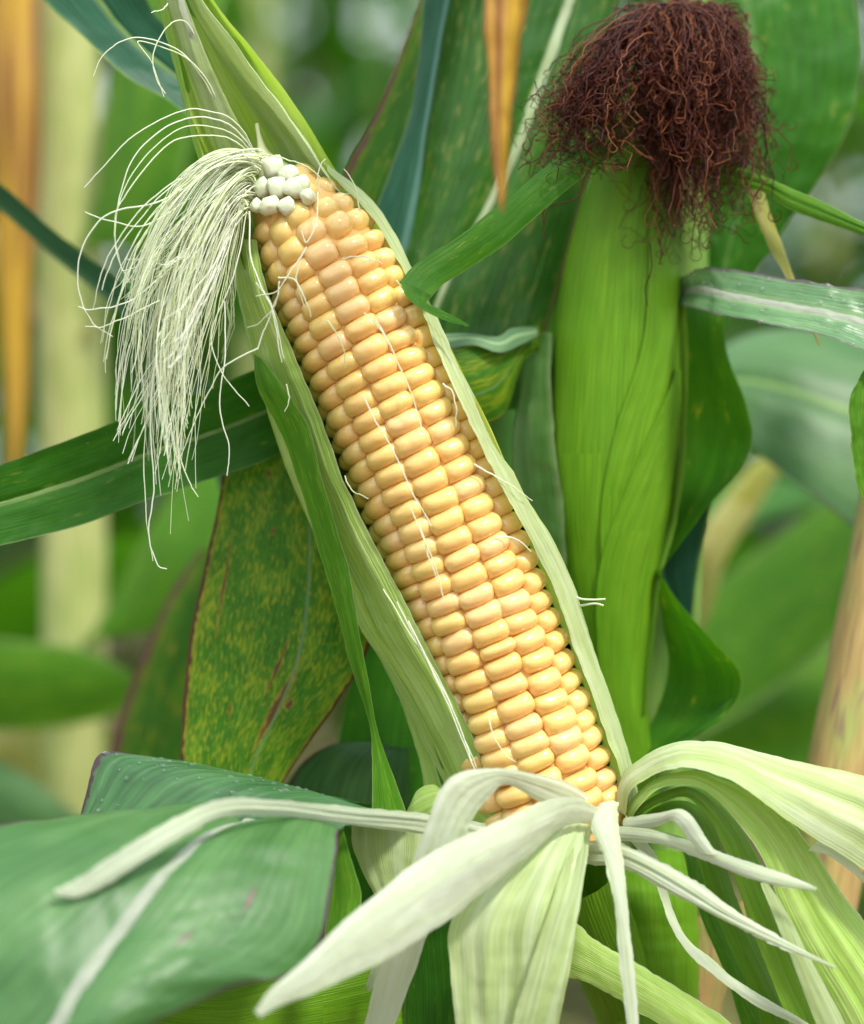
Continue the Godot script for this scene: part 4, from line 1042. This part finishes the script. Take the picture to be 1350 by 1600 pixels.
# ---------------------------------------------------------------- leaves of the plant just left of the frame
func build_near_plant():
	var at := P(-520, 800, 2.0)
	at.y = 0.0
	var pl := thing("corn_plant", at, "corn plant at the left border whose wet leaves fill the lower left", "plant")
	var foot := at
	pipe(pl, "stalk", [foot, P(-520, 2000, 2.0), P(-520, 800, 2.0), P(-520, -400, 2.0), P(-515, -2000, 2.0)], [0.014, 0.013, 0.012, 0.010, 0.007], "stalk_green", "", 24, 40)
	dew(leaf(pl, "leaf", [[-520, 800, 2.0, -520, 860, 2.0], [-350, 790, 1.6, -345, 910, 1.4], [-180, 770, 0.6, -175, 890, 0.4], [-20, 733, -0.4, -10, 855, -0.6], [100, 690, -1.0, 120, 822, -1.2], [230, 640, -1.4, 240, 778, -1.6], [330, 607, -1.8, 350, 742, -2.0], [420, 568, -2.2, 450, 705, -2.4], [520, 530, -2.8, 560, 660, -3.0], [640, 500, -3.4, 660, 560, -3.6]], "leaf_green", {bulge = -0.07, rib = 0.0014, ruffle = 0.001, nu = 23, v0 = 0.3, midrib = [0.0030, 0.0018], rib_mat = "midrib_green"}, "long dark green leaf with a pale midrib crossing behind the silk"), 40, 0.0001, 0.0005)
	# the blue green leaf behind the husk beak
	leaf(pl, "leaf", [[-300, -330, -2.4, -250, -420, -2.4], [-60, -140, -3.2, 60, -260, -3.2], [68, 0, -3.8, 208, -40, -4.0], [130, 58, -4.0, 250, 30, -4.4], [200, 122, -4.2, 320, 90, -4.6], [255, 152, -4.3, 380, 130, -4.8], [295, 182, -4.3, 440, 158, -4.8], [350, 225, -4.3, 466, 190, -4.8], [420, 250, -4.4, 470, 225, -4.6]], "leaf_blue", {bulge = -0.08, rib = 0.0012, nu = 19, v0 = 0.0, midrib = [0.003, 0.002], rib_mat = "midrib_green"}, "blue green leaf slanting behind the beak of the husk")
	# wet leaf with a purple edge, folded over
	dew(leaf(pl, "leaf", [[118, 1300, 2.0, 130, 1420, 3.0], [136, 1235, 1.8, 300, 1420, 3.4], [154, 1180, 1.4, 470, 1340, 3.2], [200, 1176, 1.0, 540, 1290, 3.0], [300, 1192, 0.6, 590, 1275, 2.4], [400, 1218, 0.2, 620, 1270, 1.8], [480, 1240, -0.2, 650, 1275, 1.0]], "leaf_wet", {bulge = 0.02, nu = 25, u0 = 0.0, u1 = 0.40, v0 = 0.2}, "wet dark green leaf with a purple edge folded over in the lower left"), 240, 0.00015, 0.0009, 0.7)
	leaf(pl, "leaf", [[520, 1260, -0.5, 650, 1262, -0.8], [430, 1246, 0.5, 560, 1255, 0.0], [350, 1262, 1.5, 480, 1256, 0.8]], "leaf_green", {nu = 9})
	# the big leaf in front, out of focus
	leaf(pl, "leaf", [[-520, 1480, 6.0, -460, 1760, 9.0], [-340, 1440, 7.5, 60, 1760, 11.0], [-220, 1380, 7.4, 215, 1618, 10.2], [-110, 1318, 7.0, 350, 1546, 9.0], [0, 1286, 6.2, 440, 1528, 8.0], [90, 1276, 5.4, 500, 1478, 7.0], [170, 1268, 4.6, 516, 1400, 6.2], [240, 1262, 3.6, 524, 1340, 5.4], [300, 1262, 2.6, 530, 1300, 4.4], [360, 1268, 1.4, 540, 1290, 3.0]], "leaf_front", {bulge = 0.12, nu = 41, tile = 0.5, v0 = 0.0, ruffle = 0.0022, ruffle_freq = 24.0, mid = [[-490, 1620, 8.0], [-120, 1720, 11.0], [66, 1630, 10.6], [120, 1548, 10.0], [182, 1462, 9.0], [236, 1390, 8.0], [282, 1340, 6.8], [326, 1304, 5.6], [372, 1286, 4.2], [430, 1280, 2.6]], midrib = [0.0062, 0.002], rib_mat = "midrib_grey"}, "big wet leaf out of focus in the lower left corner")
	leaf(pl, "leaf", [[530, 1292, 3.0, 534, 1290, 3.0], [518, 1340, 3.0, 548, 1340, 3.0], [514, 1400, 3.0, 564, 1395, 3.0], [508, 1450, 3.2, 558, 1440, 3.2], [505, 1500, 3.4, 540, 1490, 3.4]], "leaf_bright", {nu = 9}, "bright green leaf tip behind the blurred front leaf")
	leaf(pl, "leaf", [[100, 1480, 2.0, 100, 1720, 2.0], [200, 1500, 1.8, 200, 1720, 1.8], [345, 1520, 1.4, 350, 1720, 1.4], [440, 1490, 0.8, 450, 1720, 0.8], [560, 1450, -0.2, 570, 1720, -0.2], [700, 1400, -1.4, 720, 1700, -1.4]], "husk_green", {bulge = 0.05}, "green leaf at the bottom edge below the front leaf")
	leaf(pl, "leaf", [[610, 1420, -0.6, 720, 1400, -0.6], [625, 1480, -0.4, 712, 1470, -0.4], [630, 1540, -0.4, 716, 1540, -0.4], [630, 1620, -0.4, 716, 1620, -0.4]], "leaf_green", {nu = 13, u0 = 0.5, u1 = 1.0})
	# speckled leaf hanging left of the peeled ear
	leaf(pl, "leaf", [[372, 640, -3.6, 520, 560, -3.6], [352, 720, -3.4, 545, 650, -3.4], [338, 800, -3.2, 570, 760, -3.2], [318, 890, -3.0, 586, 870, -3.0], [300, 975, -2.8, 588, 960, -2.8], [289, 1060, -2.6, 570, 1030, -2.6], [284, 1140, -2.4, 526, 1100, -2.4], [284, 1200, -2.2, 470, 1180, -2.2], [310, 1260, -2.0, 430, 1240, -2.0]], "leaf_speckled", {bulge = 0.07, nu = 25, v0 = 0.0, tile = 0.135}, "yellow speckled leaf with brown edges left of the peeled ear")
	leaf(pl, "leaf", [[440, 1240, -5.0, 640, 1330, -5.0], [470, 1195, -4.8, 640, 1250, -4.8], [510, 1166, -4.6, 640, 1200, -4.6], [560, 1160, -4.6, 640, 1175, -4.6], [610, 1165, -4.6, 650, 1170, -4.6]], "leaf_wet", {bulge = 0.06, u0 = 0.0, u1 = 0.4}, "dark wet leaf glimpsed under the speckled leaf")
	leaf(pl, "leaf", [[560, 1000, -7.0, 760, 1000, -7.0], [540, 1100, -7.0, 760, 1100, -7.0], [520, 1200, -7.0, 760, 1200, -7.0], [500, 1340, -7.0, 760, 1340, -7.0], [480, 1600, -7.0, 780, 1600, -7.0]], "leaf_green", {bulge = 0.05, u0 = 0.55, u1 = 1.0}, "plain dark leaf in the shade behind the husk")
	# thin grey leaf seen on edge at the left, and the dry tip hanging in front at the top
	leaf(pl, "leaf", [[-420, 20, -6.0, -425, 28, -8.0], [-200, 130, -6.4, -206, 150, -9.0], [0, 286, -7.0, -8, 312, -10.0], [100, 372, -7.4, 84, 398, -10.0], [200, 450, -7.8, 178, 480, -10.0], [290, 540, -8.2, 262, 570, -10.0], [350, 640, -8.6, 315, 660, -10.0], [380, 760, -9.0, 345, 770, -10.0]], "leaf_blue", {bulge = 0.12, nu = 11}, "thin blue grey leaf seen on edge at the left")

func dew(on: MeshInstance3D, count: int, small: float, large: float, upper = 1.0):
	# beads of water sitting on a blade; upper: the share of the blade's width that is wet
	var arr := on.mesh.surface_get_arrays(0)
	var v: PackedVector3Array = arr[Mesh.ARRAY_VERTEX]
	var nn: PackedVector3Array = arr[Mesh.ARRAY_NORMAL]
	var uv: PackedVector2Array = arr[Mesh.ARRAY_TEX_UV]
	var ix: PackedInt32Array = arr[Mesh.ARRAY_INDEX]
	var u_top := 0.0
	for q in uv:
		u_top = maxf(u_top, q.x)
	var sm := SphereMesh.new()
	sm.radius = 1.0
	sm.height = 2.0
	sm.radial_segments = 12
	sm.rings = 6
	var st := SurfaceTool.new()
	var done := 0
	for tries in count * 6:
		if done >= count:
			break
		var k := (rng.randi() % (ix.size() / 3)) * 3
		var a := rng.randf()
		var b := rng.randf() * (1.0 - a)
		if uv[ix[k]].x > u_top * upper:
			continue
		var p := v[ix[k]] * a + v[ix[k + 1]] * b + v[ix[k + 2]] * (1.0 - a - b)
		var n := nn[ix[k]]
		if n.z < 0.0:
			n = -n
		var x := n.cross(Vector3(0.2, 1, 0.1)).normalized()
		var y := n.cross(x)
		var r := lerpf(small, large, pow(rng.randf(), 3.0))
		st.append_from(sm, 0, Transform3D(Basis(x * r * rng.randf_range(0.9, 1.5), y * r * rng.randf_range(0.9, 1.3), n * r * 0.6), p + n * r * 0.22))
		done += 1
	var o := put(on, "water_drops", st.commit(), M.dew)
	o.set_meta("kind", "stuff")

# ---------------------------------------------------------------- neighbours just behind
func build_side_plants():
	# left: yellowing stalk with dry leaf
	var at := P(112, 800, -34)
	at.y = 0.0
	var pl := thing("corn_plant", at, "blurred corn plant with a pale yellow stalk and a dry orange leaf at left", "plant")
	pipe(pl, "stalk", [at, P(118, 2000, -34), P(117, 1000, -34), P(112, 500, -34), P(106, 0, -34), P(100, -1500, -34)], [0.016, 0.0150, 0.0140, 0.0146, 0.0135, 0.009], "stalk_pale", "", 24, 40)
	leaf(pl, "leaf", [[-10, -220, -32, 62, -220, -32], [-12, 0, -31, 62, 0, -31], [-14, 150, -30, 66, 150, -30], [-10, 300, -30, 62, 300, -30], [-6, 450, -30, 50, 450, -30], [6, 600, -30, 46, 600, -30], [14, 740, -30, 30, 740, -30]], "leaf_dry", {bulge = 0.2, nu = 11, tile = 0.5}, "dry orange brown leaf hanging at the left border")
	leaf(pl, "leaf", [[-30, 330, -36, -20, 400, -36], [20, 400, -35, 30, 470, -35], [70, 470, -34, 76, 520, -34], [120, 510, -33, 118, 548, -33], [150, 500, -32, 146, 520, -32]], "leaf_yellowing", {nu = 9, bulge = 0.1}, "yellowed drooping leaf beside the pale stalk")
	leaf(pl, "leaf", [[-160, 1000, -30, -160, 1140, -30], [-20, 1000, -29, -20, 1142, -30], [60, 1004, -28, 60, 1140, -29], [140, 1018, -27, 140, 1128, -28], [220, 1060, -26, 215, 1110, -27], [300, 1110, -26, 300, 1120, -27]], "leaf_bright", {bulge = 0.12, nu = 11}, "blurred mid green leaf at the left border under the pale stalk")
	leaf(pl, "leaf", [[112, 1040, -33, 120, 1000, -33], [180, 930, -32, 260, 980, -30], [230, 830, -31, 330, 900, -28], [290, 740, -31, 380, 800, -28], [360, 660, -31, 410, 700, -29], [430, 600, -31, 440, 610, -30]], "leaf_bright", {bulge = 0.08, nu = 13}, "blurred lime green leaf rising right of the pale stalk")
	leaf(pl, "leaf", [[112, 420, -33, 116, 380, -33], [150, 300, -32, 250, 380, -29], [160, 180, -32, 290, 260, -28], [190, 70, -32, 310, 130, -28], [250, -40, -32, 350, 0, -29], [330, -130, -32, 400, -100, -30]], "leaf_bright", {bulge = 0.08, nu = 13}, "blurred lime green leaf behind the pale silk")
	leaf(pl, "leaf", [[-60, 1120, -38, -60, 1180, -38], [40, 1125, -37, 30, 1210, -37], [110, 1160, -36, 80, 1270, -36], [180, 1130, -35, 150, 1300, -35], [230, 1100, -35, 240, 1300, -35]], "leaf_yellowing", {bulge = 0.1, nu = 11}, "blurred yellow leaf above the wet leaf")
	leaf(pl, "leaf", [[-100, 1180, -32, -100, 1330, -32], [0, 1190, -30, 0, 1330, -30], [60, 1225, -29, 50, 1330, -29], [120, 1270, -29, 110, 1340, -29]], "leaf_front", {bulge = 0.1, nu = 11}, "blurred blue green leaf low at the left border")
	leaf(pl, "leaf", [[310, 860, -14, 420, 840, -14], [262, 935, -14, 400, 930, -14], [228, 1010, -14, 392, 1010, -14], [196, 1090, -14, 385, 1090, -14], [170, 1180, -14, 380, 1180, -14], [150, 1290, -14, 380, 1290, -14]], "leaf_browned", {bulge = 0.1, v0 = 0.4}, "blurred green leaf with a brown rim behind the speckled leaf")
	# right: dead stalk leaning
	var at2 := P(1250, 800, -4.5)
	at2.y = 0.0
	var pr := thing("corn_stalk", at2, "tan dried corn stalk leaning at the right border behind the husks", "stalk")
	pipe(pr, "stalk", [at2, P(1180, 2400, -4.6), P(1235, 1700, -4.7), P(1308, 1260, -4.9), P(1352, 1000, -5.4), P(1420, 600, -6.4), P(1500, 100, -7.6)], [0.012, 0.0125, 0.0122, 0.0118, 0.0105, 0.009, 0.008], "stalk_tan", "", 28, 60)
	# right: blurred grey green leaf
	var at4 := P(1700, 800, -16)
	at4.y = 0.0
	var pg := thing("corn_plant", at4, "blurred corn plant off the right border with a broad grey green leaf", "plant")
	pipe(pg, "stalk", [at4, P(1700, 2000, -16), P(1700, 800, -16), P(1700, -400, -16), P(1690, -2000, -16)], [0.014, 0.013, 0.012, 0.010, 0.007], "stalk_green", "", 20, 30)
	leaf(pg, "leaf", [[1700, 800, -16, 1690, 860, -15], [1560, 640, -16.5, 1520, 900, -13.5], [1400, 540, -17, 1360, 838, -13], [1280, 515, -17, 1270, 772, -13], [1200, 515, -17, 1190, 715, -13.5], [1130, 540, -17, 1140, 670, -14], [1060, 600, -17, 1070, 640, -15]], "leaf_front", {bulge = 0.10, nu = 19, rib = 0.002, tile = 0.6, midrib = [0.004, 0.002], rib_mat = "midrib_green"}, "broad blurred grey green leaf right of the green ear")
	# young lime leaves of the same plant, far out of focus
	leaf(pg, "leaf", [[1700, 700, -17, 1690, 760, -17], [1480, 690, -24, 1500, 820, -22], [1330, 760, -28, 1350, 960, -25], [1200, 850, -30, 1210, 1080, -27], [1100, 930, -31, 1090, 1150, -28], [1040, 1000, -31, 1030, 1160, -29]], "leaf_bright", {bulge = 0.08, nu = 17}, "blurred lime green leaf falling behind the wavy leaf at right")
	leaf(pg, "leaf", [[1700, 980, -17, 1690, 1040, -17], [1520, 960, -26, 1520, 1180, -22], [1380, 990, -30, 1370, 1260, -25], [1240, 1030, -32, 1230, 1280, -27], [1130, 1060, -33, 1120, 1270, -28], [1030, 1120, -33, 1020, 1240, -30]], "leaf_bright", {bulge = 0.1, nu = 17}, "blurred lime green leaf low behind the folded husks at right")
	leaf(pg, "leaf", [[1180, 720, -24, 1240, 700, -25], [1130, 780, -23, 1180, 800, -24], [1092, 850, -22, 1132, 880, -23], [1080, 930, -22, 1108, 960, -23], [1072, 1010, -22, 1082, 1020, -22]], "leaf_yellowing", {bulge = 0.08, nu = 11}, "blurred yellow leaf beside the twist of the wavy leaf")

# ---------------------------------------------------------------- the field behind
func field_leaf_points(h0: float, az: float, length: float, width: float, up: float, droop: float, tw: float) -> Array:
	var ea := []
	var eb := []
	var dir := Vector3(cos(az), 0, sin(az))
	var side := Vector3(-sin(az), 0, cos(az))
	var p := Vector3(0, h0, 0)
	var a := up
	var n := 9
	for i in n:
		var t := float(i) / (n - 1)
		var w := width * (0.45 + 0.55 * minf(1.0, t * 5.0)) * pow(maxf(1.0 - pow(t, 2.4), 0.002), 0.7)
		var tan := dir * cos(a) + Vector3.UP * sin(a)
		var sd := side.rotated(tan, tw * t)
		ea.append(p - sd * w * 0.5)
		eb.append(p + sd * w * 0.5)
		p += tan * length / (n - 1)
		a -= droop / (n - 1) * (0.6 + 1.0 * t)
	return [ea, eb]

func make_field_plant(k: int) -> Node3D:
	var r2 := RandomNumberGenerator.new()
	r2.seed = 4000 + k
	var pl := Node3D.new()
	var hh := r2.randf_range(1.9, 2.2)
	pipe(pl, "stalk", [Vector3(0, 0, 0), Vector3(0.01, hh * 0.4, 0.01), Vector3(0.0, hh * 0.75, 0.01), Vector3(0.015, hh, 0)], [0.014, 0.013, 0.010, 0.005], ["stalk_green", "stalk_pale"][1 if k == 1 else 0], "", 12, 14)
	var base_az := r2.randf() * TAU
	var mats := ["leaf_green", "leaf_lush", "leaf_lush", "leaf_green", "leaf_lush", "leaf_lush"]
	for i in 12:
		var h0 := 0.30 + i * hh * 0.068
		var az := base_az + PI * (i % 2) + r2.randf_range(-0.5, 0.5)
		var q := field_leaf_points(h0, az, r2.randf_range(0.55, 0.8), r2.randf_range(0.07, 0.095), r2.randf_range(0.75, 1.2), r2.randf_range(1.6, 2.8), r2.randf_range(-0.9, 0.9))
		var mt: String = mats[r2.randi() % 6]
		if i < 2:
			mt = "leaf_yellowing"
		var bl := []
		for j in q[0].size():
			bl.append(0.10)
		blade_mesh(pl, "leaf", q[0], q[1], bl, mt, {nu = 7, nv = 25, ruffle = 0.006, ruffle_freq = 9.0, rag = 0.0, tile = 0.8})
	return pl

func build_field():
	var proto := []
	for k in 5:
		proto.append(make_field_plant(k))
	var spots := []
	for row in 7:
		var z := -0.70 - row * 0.75
		var half := 0.30 + 0.155 * (0.72 - z)
		var x := -half - 0.2
		while x < half + 0.2:
			spots.append([x + g(0.03), z + g(0.06), 0.88 + 0.09 * row])
			x += 0.24 if row > 1 else 0.36
	for p in spots:
		var src: Node3D = proto[rng.randi() % proto.size()]
		var o: Node3D = src.duplicate()
		o.name = numbered("field_corn_plant")
		o.set_meta("label", "blurred green corn plant standing in the rows of the field behind")
		o.set_meta("category", "plant")
		o.set_meta("group", "corn plants in the field behind")
		o.position = Vector3(p[0], 0.0, p[1])
		o.rotation.y = rng.randf() * TAU
		var s: float = rng.randf_range(0.92, 1.08) * p[2]
		o.scale = Vector3(s, s, s)
		add_child(o)
	for q in proto:
		q.free()
